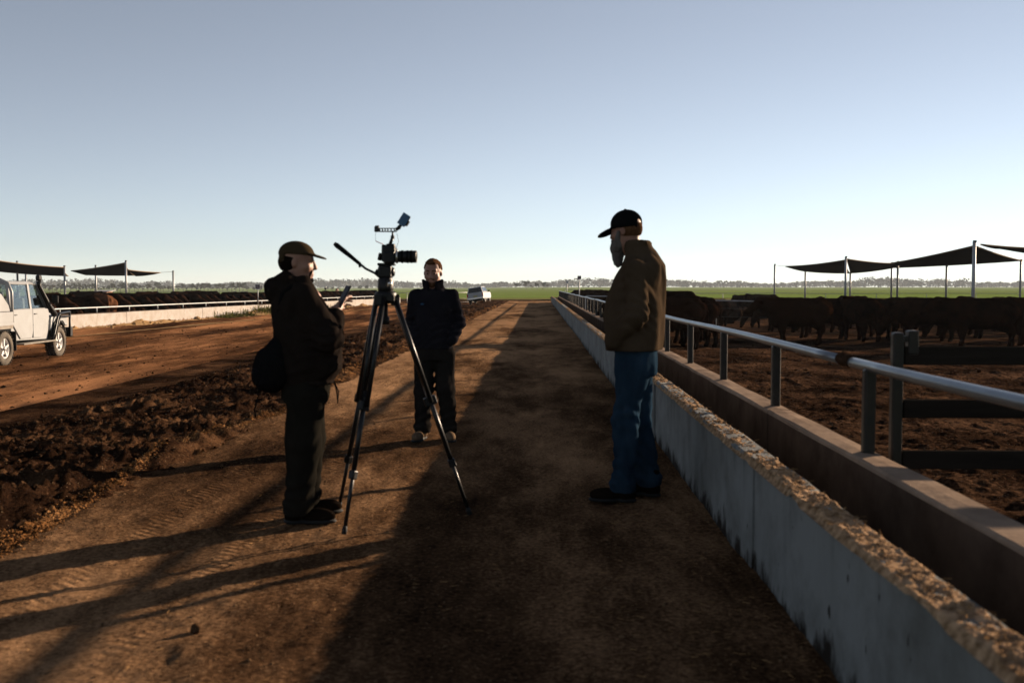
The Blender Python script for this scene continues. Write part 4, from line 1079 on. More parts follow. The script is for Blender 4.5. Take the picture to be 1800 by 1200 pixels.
    D.ell(T((0, 0.050, -0.090)), (0.062, 0.060, 0.055), 0.02, Mh).cap(T((0, 0.070, -0.11)), T((0, 0.080, -0.200)), 0.050, 0.030, 0.03)
    for s in (-1, 1): D.cap(T((s * 0.067, 0.025, -0.01)), T((s * 0.055, 0.05, -0.09)), 0.014, 0.022, 0.02)
    D.cap(T((-0.028, 0.088, -0.050)), T((0.028, 0.088, -0.050)), 0.012, 0.012, 0.02)
    D.disp(lambda x, y, z: 0.009 * vnoise(x * 60, y * 60, z * 18, 3), 0.03)
    link('beard', D.mesh('beard', MT['grey_beard']), root)
    Hh = SDF((-0.12, -0.15, 1.66), (0.12, 0.12, 1.9), 0.007)
    Hh.ell(T((0, -0.022, 0.012)), (0.079, 0.094, 0.085), 0.01, Mh).box(T((0, 0.075, 0.0)), (0.2, 0.07, 0.2), 0.01, Mh, sub=True).box(T((0, -0.05, -0.13)), (0.2, 0.2, 0.09), 0.01, Mh, sub=True)
    link('hair', Hh.mesh('hair', MT['hair_b']), root)

make_person_a(); make_person_b(); make_person_c()

# ------------------------------------------------------------------ tripod and camera
TX, TY = -0.865, 5.95
tri = empty('tripod', (TX, TY, 0), 0, 'tall black video tripod with pan handle standing on the road', 'tripod')
PXM = 0.0034                                     # metres in one pixel at the tripod's distance
def tp(px, py, dy=0.0): return Vector(((px - 676) * PXM, dy, EYE + (503 - py) * PXM))
feet3 = [(-1.060 - TX, 5.585 - TY), (-0.372 - TX, 6.09 - TY), (-1.215 - TX, 6.24 - TY)]
for fx_, fy_ in feet3:
    d2 = Vector((fx_, fy_, 0)); dh = d2.normalized()
    top = Vector((0, 0, 1.355)) + dh * 0.055; foot = Vector((fx_, fy_, 0.02)); ax = foot - top
    side = Vector((-dh.y, dh.x, 0))
    q = lambda t: top + ax * t
    leg = MB()
    for s in (-1, 1): leg.tube([q(0.0) + side * 0.027 * s, q(0.47) + side * 0.022 * s], 0.0140, 10)
    leg = leg.build('leg', MT['dark_metal'], tri)
    MB().box(q(0.005), (0.05, 0.05, 0.07), rotm(0, 0, math.degrees(math.atan2(dh.y, dh.x))), 0.008).build('leg_yoke', MT['plastic'], leg)
    MB().tube([q(0.40), q(0.76)], 0.0150, 12).build('middle_tube', MT['dark_metal'], leg)
    MB().tube([q(0.70), q(0.975)], 0.0115, 12).build('lower_tube', MT['dark_metal'], leg)
    Mr = ax.to_track_quat('Z', 'Y').to_matrix()
    MB().box(q(0.465), (0.034, 0.076, 0.055), Mr, 0.006).build('clamp', MT['plastic'], leg)
    MB().box(q(0.755), (0.036, 0.044, 0.05), Mr, 0.006).build('clamp', MT['plastic'], leg)
    MB().tube([q(0.965), q(0.985), q(1.0)], [0.012, 0.016, 0.014], 12).build('foot', MT['sole'], leg)
    # sun's glint along each leg, drawn as a thin silver tube
    MB().tube([q(0.02) + side * 0.024 + Vector((0.012, 0, 0)), q(0.46) + side * 0.020 + Vector((0.012, 0, 0))], 0.0025, 6).build('edge_glint', MT['silver'], leg)
MB().lathe([(1.325, 0.03), (1.345, 0.058), (1.385, 0.066), (1.40, 0.055), (1.40, 0.0)], (0, 0, 0), 'z', 24).box((0.035, -0.05, 1.36), (0.05, 0.02, 0.04), None, 0.005).build('bowl', MT['plastic'], tri)
MB().lathe([(1.20, 0.0), (1.20, 0.022), (1.245, 0.022), (1.25, 0.013), (1.33, 0.013)], (0, 0, 0), 'z', 16).build('bowl_clamp_grip', MT['plastic'], tri)
head = MB().lathe([(1.395, 0.044), (1.42, 0.047), (1.465, 0.047), (1.475, 0.040), (1.49, 0.040), (1.49, 0.0)], (0, 0, 0), 'z', 24).box((0.0, 0, 1.515), (0.082, 0.085, 0.075), None, 0.012).build('fluid_head', MT['plastic'], tri)
MB().lathe([(0.040, 0.0), (0.040, 0.028), (0.050, 0.028), (0.055, 0.020), (0.055, 0.0)], (0, -0.0, 1.515), 'x', 20).build('tilt_dial', MT['dark_metal'], head)
MB().lathe([(-0.055, 0.0), (-0.055, 0.011), (-0.04, 0.013)], (0.035, -0.02, 1.445), 'y', 16).build('lock_knob', MT['silver'], head)
MB().box((0.005, 0, 1.560), (0.10, 0.055, 0.016), None, 0.004).box((0.045, -0.005, 1.556), (0.035, 0.02, 0.006)).build('slide_plate', MT['plastic'], tri)
hp = [tp(664, 482), tp(655, 479), tp(641, 472), tp(630, 463)]
ph_ = MB().tube(hp, 0.0075, 10).build('pan_handle', MT['dark_metal'], tri)
MB().tube([tp(631, 464), tp(620, 455), tp(604, 442), tp(590, 431), tp(586, 428)], [0.0105, 0.0115, 0.0145, 0.0155, 0.010], 12).build('grip', MT['foam'], ph_)
MB().tube([tp(630, 463), tp(631, 470)], 0.007, 8).build('grip_screw', MT['plastic'], ph_)
MB().tube([tp(666, 486), tp(659, 480), tp(663, 474)], [0.012, 0.015, 0.010], 10).build('handle_rosette', MT['plastic'], ph_)

cm = empty('video_camera', (TX, TY, 0), 0, 'black video camera with large lens mounted on the tripod', 'camera')
body = MB().box((0.025, 0, 1.617), (0.082, 0.118, 0.088), None, 0.010).box((0.032, 0, 1.668), (0.055, 0.05, 0.03), None, 0.01).box((0.03, -0.05, 1.60), (0.07, 0.035, 0.075), None, 0.012).build('camera_body', MT['plastic'], cm)
MB().box((-0.006, 0.0, 1.662), (0.03, 0.036, 0.03), None, 0.007).build('viewfinder', MT['plastic'], body)
MB().box((-0.030, -0.012, 1.605), (0.014, 0.075, 0.045), rotm(0, 12, 0), 0.003).build('flip_screen', MT['leather'], body)
MB().lathe([(0.064, 0.040), (0.072, 0.041), (0.076, 0.036)], (0, 0, 1.606), 'x', 28).build('lens_mount', MT['silver'], cm)
lens = MB().lathe([(0.074, 0.0), (0.074, 0.033), (0.090, 0.035), (0.115, 0.035), (0.118, 0.0365), (0.185, 0.0365), (0.188, 0.034), (0.183, 0.032), (0.170, 0.030), (0.170, 0.0)], (0, 0, 1.606), 'x', 32).build('lens', MT['plastic'], cm)
for a in (0.095, 0.128, 0.150): MB().lathe([(a, 0.0365), (a + 0.001, 0.0382), (a + 0.012, 0.0382), (a + 0.013, 0.0365)], (0, 0, 1.606), 'x', 32).build('focus_ring', MT['foam'], lens)
arm = MB().tube([(0.028, 0, 1.68), (0.036, 0, 1.70), (0.042, 0, 1.715)], 0.010, 10).box((0.044, 0, 1.722), (0.022, 0.022, 0.02), None, 0.004).tube([(0.044, 0.006, 1.728), (0.044, 0.006, 1.752)], 0.005, 8).tube([(0.044, -0.006, 1.728), (0.044, -0.006, 1.752)], 0.005, 8).build('cold_shoe_arm', MT['dark_metal'], cm)
th = MB()
th.box((0.005, 0, 1.7735), (0.130, 0.022, 0.005)).box((0.005, 0, 1.7555), (0.130, 0.022, 0.006))
for xx in (-0.052, -0.032, -0.016, 0.0, 0.016, 0.036, 0.055, 0.066): th.box((xx, 0, 1.7645), (0.0055, 0.020, 0.014))
th.box((-0.050, 0, 1.769), (0.028, 0.026, 0.030), None, 0.003).box((-0.048, 0, 1.7865), (0.022, 0.024, 0.008))
th.build('top_handle', MT['dark_metal'], cm)
MB().tube([(0.066, 0, 1.768), (0.082, 0, 1.778), (0.092, 0, 1.793)], [0.010, 0.012, 0.010], 10).build('monitor_arm', MT['dark_metal'], cm)
Mm = rotm(0, 33, 0)
mon = MB().box(Vector((0.118, -0.005, 1.822)), (0.030, 0.10, 0.070), Mm, 0.004).box(Vector((0.118, -0.005, 1.822)) + Mm @ Vector((0.021, 0, -0.008)), (0.016, 0.05, 0.035), Mm, 0.003).build('monitor', MT['plastic'], cm)
MB().box(Vector((0.118, -0.0565, 1.822)), (0.048, 0.003, 0.074), Mm, 0.001).build('monitor_side_cover', MT['screen'], mon)
MB().box(Vector((0.118, -0.005, 1.822)) + Mm @ Vector((-0.017, 0, 0)), (0.004, 0.092, 0.062), Mm, 0.001).build('monitor_screen', MT['screen'], mon)
MB().tube([tp(660, 408, -0.01), tp(659.2, 415, -0.012), tp(659.5, 424, -0.012)], 0.0010, 6).tube([tp(673, 430, -0.01), tp(676, 436, -0.01), tp(679, 440, -0.01)], 0.0012, 6).tube([tp(697, 411, -0.01), tp(700, 425, -0.015), tp(694, 441, -0.02)], 0.0013, 6).build('thin_cable', MT['plastic'], cm)
MB().tube([tp(659.5, 424, -0.012), tp(666, 427, -0.012), tp(673, 430, -0.01)], 0.0022, 8).build('red_cable', MT['red_cable'], cm)

# ------------------------------------------------------------------ cattle
def cow_mesh(name, pose, mat, var=0):
    rs = np.random.default_rng(100 + var)
    lying = pose == 'lying'
    dz = -0.52 if lying else 0.0
    S = SDF((-0.62, -1.2, -0.02), (0.62, 1.85, 1.62), 0.026)
    # trunk: deep chest, barrel, flat rump, all in one surface
    for p, r in (((0, 0.50, 0.98 + dz), (0.29, 0.36, 0.40)), ((0, 0.15, 0.95 + dz), (0.36, 0.50, 0.42)), ((0, -0.22, 0.95 + dz), (0.38, 0.52, 0.40)), ((0, -0.62, 1.04 + dz), (0.30, 0.38, 0.33))):
        S.ell(p, r, 0.12)
    S.ell((0, 0.48, 1.30 + dz), (0.12, 0.25, 0.10), 0.12).cap((0, 0.3, 1.32 + dz), (0, -0.75, 1.32 + dz), 0.06, 0.07, 0.12)
    for s in (-1, 1): S.ell((s * 0.20, -0.55, 1.27 + dz), (0.09, 0.10, 0.07), 0.08).ell((s * 0.11, -0.88, 1.17 + dz), (0.08, 0.08, 0.10), 0.08)
    S.ell((0, 0.66, 0.80 + dz), (0.19, 0.22, 0.27), 0.14)
    if pose == 'feeding': nk = [(0, 0.62, 1.12), (0, 1.00, 0.92), (0, 1.22, 0.72)]; hd = [(0, 1.22, 0.72), (0, 1.36, 0.48), (0, 1.44, 0.30)]
    elif pose == 'low': nk = [(0, 0.62, 1.10), (0, 1.00, 0.82), (0, 1.20, 0.52)]; hd = [(0, 1.20, 0.52), (0, 1.30, 0.28), (0, 1.36, 0.12)]
    elif pose == 'turned': nk = [(0, 0.62, 1.12), (0.12, 0.98, 1.22), (0.28, 1.15, 1.30)]; hd = [(0.28, 1.15, 1.30), (0.50, 1.24, 1.18), (0.66, 1.28, 1.06)]
    else: nk = [(0, 0.62, 1.12 + dz), (0, 0.98, 1.20 + dz), (0, 1.18, 1.28 + dz)]; hd = [(0, 1.18, 1.28 + dz), (0, 1.40, 1.12 + dz), (0, 1.54, 1.00 + dz)]
    if pose == 'turned': S.F[:] = S.F
    S.chain(nk, (0.27, 0.20, 0.155), 0.10)
    S.chain(hd, (0.145, 0.115, 0.085), 0.05)
    S.ell(hd[2], (0.085, 0.085, 0.075), 0.03)
    d = np.array(hd[1]) - np.array(hd[0]); d /= np.linalg.norm(d); sd = np.cross(d, (0, 0, 1)); sd /= np.linalg.norm(sd)
    for s in (-1, 1):
        e0 = np.array(hd[0]) + sd * s * 0.12 + np.array((0, 0, 0.05)); e1 = e0 + sd * s * 0.17 + np.array((0, 0, -0.03))
        S.chain([e0, 0.5 * (e0 + e1), e1], (0.03, 0.048, 0.022), 0.03)
    if lying:
        for s in (-1, 1):
            S.chain([(s * 0.25, 0.55, 0.30), (s * 0.30, 0.86, 0.12), (s * 0.24, 0.62, 0.07)], (0.12, 0.075, 0.05), 0.04)
            S.chain([(s * 0.28, -0.60, 0.40), (s * 0.42, -0.20, 0.20), (s * 0.40, -0.55, 0.10), (s * 0.38, -0.25, 0.06)], (0.20, 0.14, 0.07, 0.05), 0.04)
        S.chain([(0, -0.95, 0.70), (0.05, -1.05, 0.35), (0.12, -1.08, 0.08)], (0.04, 0.028, 0.04), 0.03)
    else:
        for s in (-1, 1):
            a = rs.uniform(-0.14, 0.14); b = rs.uniform(-0.16, 0.16)
            S.chain([(s * 0.20, 0.50, 0.82), (s * 0.20, 0.52 + a * 0.5, 0.44), (s * 0.19, 0.50 + a, 0.14), (s * 0.19, 0.53 + a, 0.045)], (0.17, 0.080, 0.054, 0.064), 0.06)
            S.chain([(s * 0.20, -0.62, 1.00), (s * 0.22, -0.50, 0.72), (s * 0.20, -0.74 + b * 0.6, 0.47), (s * 0.20, -0.70 + b, 0.14), (s * 0.20, -0.66 + b, 0.045)], (0.27, 0.20, 0.085, 0.056, 0.066), 0.06)
        S.chain([(0, -0.93, 1.24), (0, -1.02, 1.05), (0.02, -1.03, 0.72), (0.03, -1.0, 0.42)], (0.05, 0.032, 0.026, 0.050), 0.03)
    S.disp(lambda x, y, z: 0.010 * vnoise(x * 6, y * 6, z * 6, var) + 0.005 * vnoise(x * 19, y * 19, z * 19, var + 4), 0.08)
    return S.mesh(name, mat)

COWS = {}
for i, (k, pose) in enumerate((('stand', 'stand'), ('feeding', 'feeding'), ('low', 'low'), ('turned', 'turned'), ('lying', 'lying'), ('stand2', 'stand'), ('feeding2', 'feeding'))):
    COWS[k] = cow_mesh('cow', pose, MT['coat'], i)
RED = {k: (lambda m: (m.materials.clear(), m.materials.append(MT['red_coat']), m)[2])(COWS[k].copy()) for k in ('stand', 'stand2', 'feeding', 'turned', 'low', 'feeding2')}
def cow(kind, x, y, rz, zf, label, group, sc=1.0, red=False):
    o = link('cow', (RED if red else COWS)[kind], None, (x, y, zf(x, y) - 0.01), (0, 0, R(rz)))
    o.scale = (sc, sc, sc)
    return tag(o, label, 'cow', group)

G1 = 'cattle standing in the right pen'
cow('stand', 3.55, 27.0, 66, zp, 'dark cow just right of the tall man, its rump and tail lit', G1, 1.05)
cow('stand2', 8.05, 30.0, 92, zp, 'large black cow side on, left of the white fence post, nearest in its group', G1, 1.0)
cow('feeding', 9.75, 33.5, 58, zp, 'black cow half hidden behind the large side-on black cow', G1, 0.95)
cow('stand', 10.55, 32.0, 8, zp, 'dark cow seen from behind, left of the white fence post', G1, 0.98)
cow('turned', 11.75, 34.0, 25, zp, 'cow with lit brown hindquarters just right of the white fence post', G1, 0.95)
cow('feeding', 12.3, 31.2, 92, zp, 'black cow side on with head down, middle of the right hand group', G1, 0.98)
cow('stand', 12.75, 28.3, 84, zp, 'biggest black cow at right, rim-lit tail and hind leg', G1, 1.03)
cow('stand2', 15.0, 29.6, 78, zp, 'black cow cut by the right picture edge', G1, 1.0)
cow('low', 14.4, 33.6, 100, zp, 'black cow grazing behind the biggest cow at right', G1, 0.95)
cow('lying', 10.4, 54.0, 80, zp, 'black cow lying on the pen floor beyond the rail', G1, 1.0)
cow('stand', 9.2, 61.0, 30, zp, 'dark cow standing left of the lying cow, far back', G1, 1.0)
G2 = 'far cattle spread over the right pen'
L2 = 'small dark cow in the crowd far back in the right pen'
pts = []
tries = 0
for (a_, b_, rz_, kd_) in ((11.2, 37.8, 95, 'low'), (15.2, 36.0, 88, 'feeding2'), (17.0, 33.5, 100, 'stand'), (18.6, 37.4, 95, 'stand2'), (10.6, 41.6, 100, 'feeding'), (15.4, 41.2, 92, 'low'), (19.6, 41.0, 80, 'feeding'), (17.8, 29.8, 92, 'low')):
    pts.append((a_, b_)); cow(kd_, a_, b_, rz_, zp, 'dark cow packed in the middle rows of the right pen', 'cattle packed in the middle of the right pen', random.uniform(0.94, 1.02))
while len(pts) < 40 and tries < 9000:
    tries += 1
    yy = random.uniform(40, 54) if random.random() < 0.82 else random.uniform(54, 74); r = random.uniform(0.20, 0.54); xx = yy * r
    if any((xx - a) ** 2 + (yy - b) ** 2 < 2.2 ** 2 for a, b in pts): continue
    if (xx - 10.4) ** 2 + (yy - 54) ** 2 < 12 or (r < 0.225 and yy < 57): continue
    pts.append((xx, yy))
    cow(random.choice(('stand', 'stand2', 'feeding', 'turned', 'low', 'stand')), xx, yy, random.gauss(80, 45), zp, L2, G2, random.uniform(0.82, 1.06), random.random() < 0.05)
G3 = 'cattle feeding along the right bunk'
yy = 25.5
while yy < 86:
    xx = xr(1.735, yy) + (random.uniform(1.45, 1.7) if random.random() < 0.22 else random.uniform(2.1, 2.9))
    cow(random.choice(('feeding', 'feeding2', 'feeding')), xx, yy, 90 + random.gauss(0, 9), zp, 'black cow in the row feeding through the right pipe rail', G3, random.uniform(0.88, 0.97), random.random() < 0.06)
    if yy > 46 and random.random() < 0.7: cow(random.choice(('stand', 'stand2', 'turned', 'low')), xx + random.uniform(2.3, 4.6), yy + random.uniform(-0.6, 0.6), random.gauss(70, 50), zp, 'black cow standing behind the row at the right pipe rail', 'cattle behind the right feeding row', random.uniform(0.86, 1.0))
    yy += random.uniform(0.95, 1.5)
G4 = 'cattle feeding along the left bunk'
yy = 36.0
while yy < 92:
    xx = xl(yy) - 0.68 - random.uniform(1.25, 1.5)
    cow(random.choice(('feeding', 'feeding2', 'feeding')), xx, yy, -90 + random.gauss(0, 12), zq, 'black cow in the row feeding at the white left bunk', G4, random.uniform(0.95, 1.06))
    yy += random.uniform(0.95, 1.5) if yy > 44 else random.uniform(1.4, 2.6)
cow('stand', -18.85, 43.6, 35, zq, 'red-brown cow seen from behind at the left bunk', G4, 1.05, True)
cow('stand2', -20.9, 44.0, 60, zq, 'black cow left of the red-brown cow at the left bunk', G4, 1.05)
G5 = 'far cattle in the left pen'
for i in range(16):
    yy = random.uniform(52, 92); cow(random.choice(('stand', 'feeding', 'stand2')), xl(yy) - random.uniform(4, 22), yy, random.uniform(-120, 120), zq, 'dark cow standing behind the row at the left bunk', G5, random.uniform(0.95, 1.05))

# horse and stockman beyond the left bunk
S = SDF((-0.6, -1.3, -0.02), (0.6, 1.9, 2.0), 0.03)
for p, r in (((0, 0.45, 1.15), (0.25, 0.40, 0.33)), ((0, -0.05, 1.13), (0.28, 0.55, 0.32)), ((0, -0.60, 1.20), (0.27, 0.38, 0.32))): S.ell(p, r, 0.1)
S.chain([(0, 0.65, 1.25), (0, 0.98, 1.55), (0, 1.12, 1.72)], (0.24, 0.15, 0.12), 0.08).chain([(0, 1.10, 1.74), (0, 1.32, 1.56), (0, 1.50, 1.40)], (0.105, 0.085, 0.065), 0.04)
for s in (-1, 1):
    S.cap((s * 0.06, 1.08, 1.80), (s * 0.075, 1.06, 1.94), 0.03, 0.01, 0.02)
    S.chain([(s * 0.17, 0.50, 1.0), (s * 0.15, 0.55, 0.52), (s * 0.15, 0.52, 0.14), (s * 0.15, 0.56, 0.05)], (0.13, 0.06, 0.04, 0.055), 0.05)
    S.chain([(s * 0.18, -0.62, 1.15), (s * 0.18, -0.48, 0.85), (s * 0.16, -0.78, 0.55), (s * 0.16, -0.72, 0.14), (s * 0.16, -0.68, 0.05)], (0.22, 0.14, 0.07, 0.04, 0.055), 0.05)
S.chain([(0, -0.92, 1.32), (0, -1.10, 1.10), (0, -1.12, 0.6)], (0.06, 0.07, 0.05), 0.04)
hy = 58.0; hx = -0.1905 * hy
o = link('horse', S.mesh('horse', MT['horse']), None, (-11.25, 59.5, -0.42), (0, 0, R(165)))
o.location = (-16.0, 84.5, -0.42); o.scale = (0.9, 0.9, 0.9)
tag(o, 'bay horse with pricked ears behind the white bunk, near the capped man\'s shoulder', 'horse')
S = SDF((-0.4, -0.3, 0), (0.4, 0.35, 1.92), 0.02)
add_head(S, (0, 0.02, 1.66), frame(0, 0, 0)); S.loft([(0.85, 0, 0, 0.19, 0.14), (1.2, 0, 0, 0.22, 0.15), (1.42, 0, 0, 0.2, 0.13), (1.5, 0, 0, 0.09, 0.09)], 0.04)
for s in (-1, 1):
    S.chain([(s * 0.1, 0, 0.9), (s * 0.11, 0.02, 0.48), (s * 0.12, 0, 0.09)], (0.12, 0.085, 0.06), 0.03).ell((s * 0.12, 0.06, 0.05), (0.05, 0.13, 0.05), 0.03)
    S.chain([(s * 0.2, 0, 1.40), (s * 0.27, 0.02, 1.12), (s * 0.24, 0.10, 0.86)], (0.075, 0.06, 0.04), 0.03); add_hand(S, (s * 0.24, 0.11, 0.84), frame(-80, 80 * s, 0), 20, side=-s)
st = link('person', S.mesh('person', MT['black_cloth']), None, (-17.0, 82.4, -0.42), (0, 0, R(200)))
tag(st, 'stockman in black with a pale hat, far behind the white bunk', 'person', 'people on the road'); st['group'] = 'people in the pens'
MB().lathe([(1.70, 0.0), (1.70, 0.19), (1.712, 0.19), (1.715, 0.095), (1.80, 0.085), (1.82, 0.06), (1.82, 0.0)], (0, 0.02, 0), 'z', 20).build('hat', MT['hat'], st)

# ------------------------------------------------------------------ vehicles
def wheel(parent, pos, r, w, side, name='wheel', tread=True):
    """side +1: outer face looks to +X"""
    e = link(name, None, parent, pos); e.empty_display_size = 0.1
    h = w / 2
    t = MB().lathe([(-h * 0.9, r * 0.60), (-h, r * 0.75), (-h * 0.98, r * 0.90), (-h * 0.75, r * 0.985), (0, r), (h * 0.75, r * 0.985), (h * 0.98, r * 0.90), (h, r * 0.75), (h * 0.9, r * 0.60), (-h * 0.9, r * 0.60)], (0, 0, 0), 'x', 40)
    if tread:
        for j in range(30):
            a = 6.28319 * j / 30
            for s in (-1, 1):
                c = Vector((s * h * 0.62, math.cos(a + 0.1 * s) * r, math.sin(a + 0.1 * s) * r))
                t.box(c, (h * 0.66, r * 0.11, 0.022), Euler((a + 0.1 * s - math.pi / 2, 0, 0.25 * s)).to_matrix())
    t.build('tyre', MT['tyre'], e)
    o = h * 0.55 * side
    m = MB().lathe([(o - 0.10 * side, r * 0.60), (o + 0.02 * side, r * 0.60), (o + 0.02 * side, r * 0.54), (o - 0.03 * side, r * 0.50), (o - 0.06 * side, r * 0.30), (o - 0.06 * side, 0.0)], (0, 0, 0), 'x', 32)
    for j in range(5):
        a = 6.28319 * j / 5 + 0.3
        m.box(Vector((o, math.cos(a) * r * 0.32, math.sin(a) * r * 0.32)), (0.035, r * 0.14, r * 0.46), Euler((a - math.pi / 2, 0, 0)).to_matrix(), 0.006)
    m.lathe([(o - 0.02 * side, r * 0.16), (o + 0.04 * side, r * 0.14), (o + 0.045 * side, 0.0)], (0, 0, 0), 'x', 16)
    m.build('rim', MT['rim'], e)
    return e

def panel(name, mat, parent, ring, x0, x1, bev=0.008):
    return MB().prism(ring, x0, x1, 'x', bev).build(name, mat, parent)

def make_truck():
    t = empty('work_truck', (-13.22, 24.5, -0.43), R(3), 'white double cab work truck with black snorkel and bull bar, at the left', 'truck', 'white utes')
    P = MT['paint']
    W = 0.80
    # lower body under the belt line; flared a little outward, with wheel arches cut by shape
    low = [(-1.02, 0.55), (0.98, 0.50), (1.02, 0.62), (1.06, 0.98), (1.10, 1.24), (1.06, 1.30), (-1.02, 1.30)]
    bd = MB().prism(low, -W + 0.02, W - 0.02, 'x', 0.02).build('cab_body', P, t)
    # greenhouse: pillars, roof
    roof = MB().hexa([(-0.70, -0.98, 1.90), (0.70, -0.98, 1.90), (0.68, 0.62, 1.90), (-0.68, 0.62, 1.90), (-0.62, -0.92, 1.985), (0.62, -0.92, 1.985), (0.60, 0.52, 1.985), (-0.60, 0.52, 1.985)])
    bmesh.ops.bevel(roof.bm, geom=list(roof.bm.edges), offset=0.03, segments=3, profile=0.5, affect='EDGES')
    roof.build('roof', P, t)
    for s in (-1, 1):
        def pil(y0, y1, w):
            return [(s * (W - 0.03), y0, 1.29), (s * (W - 0.03), y0 + w, 1.29), (s * 0.70, y1 + w, 1.92), (s * 0.70, y1, 1.92)]
        for nm, y0, y1, w in (('front_pillar', 0.98, 0.55, 0.06), ('centre_pillar', 0.04, 0.04, 0.10), ('rear_pillar', -1.00, -0.96, 0.10)):
            a = pil(y0, y1, w); b = [(p[0] - s * 0.06, p[1], p[2]) for p in a]
            MB().hexa(a + b).build(nm, P, bd)
        for nm, ya, yb, yc, yd in (('rear_window', -0.91, 0.045, 0.045, -0.865), ('front_window', 0.135, 0.985, 0.555, 0.135)):
            a = [(s * (W - 0.045), ya, 1.30), (s * (W - 0.045), yb, 1.30), (s * 0.688, yc, 1.905), (s * 0.688, yd, 1.905)]; b = [(p[0] - s * 0.008, p[1], p[2]) for p in a]
            MB().hexa(a + b).build(nm, MT['glass'], bd)
            fr = MB()
            for i in range(4):
                fr.tube([Vector(a[i]) + Vector((s * 0.004, 0, 0)), Vector(a[(i + 1) % 4]) + Vector((s * 0.004, 0, 0))], 0.011, 6)
            fr.build('window_seal', MT['trim'], bd)
        # doors
        fd = MB().prism([(0.10, 0.58), (0.55, 0.56), (0.90, 0.78), (1.02, 1.02), (1.03, 1.285), (0.10, 1.285)], s * (W - 0.03), s * (W + 0.012), 'x', 0.010).build('front_door', P, t)
        rd = MB().prism([(-0.60, 0.58), (0.02, 0.58), (0.085, 0.75), (0.085, 1.285), (-0.99, 1.285), (-0.99, 0.95)], s * (W - 0.03), s * (W + 0.012), 'x', 0.010).build('rear_door', P, t)
        for d_, yh in ((fd, 0.22), (rd, -0.86)): MB().box((s * (W + 0.028), yh, 1.17), (0.022, 0.13, 0.028), None, 0.006).build('handle', MT['trim'], d_)
        MB().box((s * (W + 0.013), 0.55, 0.90), (0.012, 0.9, 0.012)).build('door_moulding', P, fd)
        # front guards
        g = [(1.06, 0.72), (1.10, 1.02), (1.20, 1.10), (1.95, 1.07), (2.12, 1.02), (2.14, 0.80), (1.98, 0.82), (1.85, 0.96), (1.50, 0.99), (1.22, 0.94), (1.12, 0.75)]
        MB().prism(g, s * 0.52, s * (W + 0.03), 'x', 0.015).build('front_guard', P, t)
        fl = MB()
        fl.tube([(s * (W + 0.035), 1.5 + 0.45 * math.cos(a), 0.50 + 0.46 * math.sin(a)) for a in np.linspace(0.15, 3.0, 14)], 0.035, 8)
        fl.build('wheel_arch_flare', MT['plastic'], t)
        MB().box((s * (W - 0.02), -1.10, 0.56), (0.30, 0.02, 0.46)).build('mud_flap', MT['sole'], t)
        # side step and brush rail
        MB().box((s * (W + 0.05), 0.12, 0.46), (0.26, 1.85, 0.035), None, 0.012).build('side_step', MT['dust'], t)
        br = MB()
        br.tube([(s * (W + 0.10), 0.98, 0.47), (s * (W + 0.11), 1.08, 0.62), (s * (W + 0.11), 1.32, 1.05), (s * (W + 0.10), 1.45, 1.14), (s * (W + 0.06), 2.20, 1.17)], 0.030, 10)
        br.tube([(s * (W + 0.10), 1.10, 0.50), (s * (W + 0.11), 1.42, 1.00), (s * (W + 0.10), 1.55, 1.06), (s * (W + 0.06), 2.22, 1.05)], 0.026, 10)
        br.tube([(s * (W + 0.10), 1.44, 1.13), (s * (W + 0.10), 1.55, 1.05)], 0.02, 8)
        br.build('brush_rail', MT['dark_metal'], t)
        # mirror
        MB().tube([(s * (W + 0.01), 0.99, 1.33), (s * (W + 0.14), 1.06, 1.36), (s * (W + 0.16), 1.05, 1.46)], 0.010, 8).box((s * (W + 0.17), 1.05, 1.52), (0.16, 0.035, 0.2), None, 0.015).build('mirror', MT['plastic'], t)
        MB().lathe([(2.12, 0.0), (2.14, 0.075), (2.10, 0.09)], (s * 0.52, 0, 0.92), 'y', 16).build('headlamp', MT['tank'], t)
    # bonnet, scoop, windscreen, dash
    MB().hexa([(-0.60, 1.04, 1.09), (0.60, 1.04, 1.09), (0.56, 2.10, 1.03), (-0.56, 2.10, 1.03), (-0.58, 1.04, 1.215), (0.58, 1.04, 1.215), (0.52, 2.02, 1.12), (-0.52, 2.02, 1.12)]).build('bonnet', P, t)
    MB().hexa([(-0.30, 1.25, 1.17), (0.30, 1.25, 1.17), (0.26, 1.95, 1.12), (-0.26, 1.95, 1.12), (-0.26, 1.32, 1.245), (0.26, 1.32, 1.245), (0.24, 1.92, 1.205), (-0.24, 1.92, 1.205)]).build('bonnet_scoop', P, t)
    a = [(-0.72, 1.00, 1.28), (0.72, 1.00, 1.28), (0.64, 0.60, 1.91), (-0.64, 0.60, 1.91)]
    MB().hexa(a + [(p[0], p[1] - 0.01, p[2]) for p in a]).build('windscreen', MT['glass'], t)
    a = [(-0.70, -1.00, 1.30), (0.70, -1.00, 1.30), (0.64, -0.97, 1.90), (-0.64, -0.97, 1.90)]
    MB().hexa(a + [(p[0], p[1] + 0.01, p[2]) for p in a]).build('rear_screen', MT['glass'], t)
    for sx in (-0.36, 0.36):
        for yy in (0.15, -0.72): MB().box((sx, yy, 1.36), (0.44, 0.14, 0.42), rotm(8, 0, 0), 0.04).box((sx, yy + 0.0, 1.64), (0.24, 0.09, 0.16), None, 0.03).build('seat', MT['trim'], t)
    MB().lathe([(0.0, 0.165), (0.02, 0.185), (0.04, 0.165)], (0.36, 0.66, 1.36), 'y', 20).build('steering_wheel', MT['plastic'], t)
    MB().box((0, 2.10, 0.86), (1.25, 0.06, 0.28), None, 0.02).build('grille', MT['trim'], t)
    # bull bar
    bb = MB().box((0, 2.36, 0.62), (1.70, 0.16, 0.26), None, 0.03)
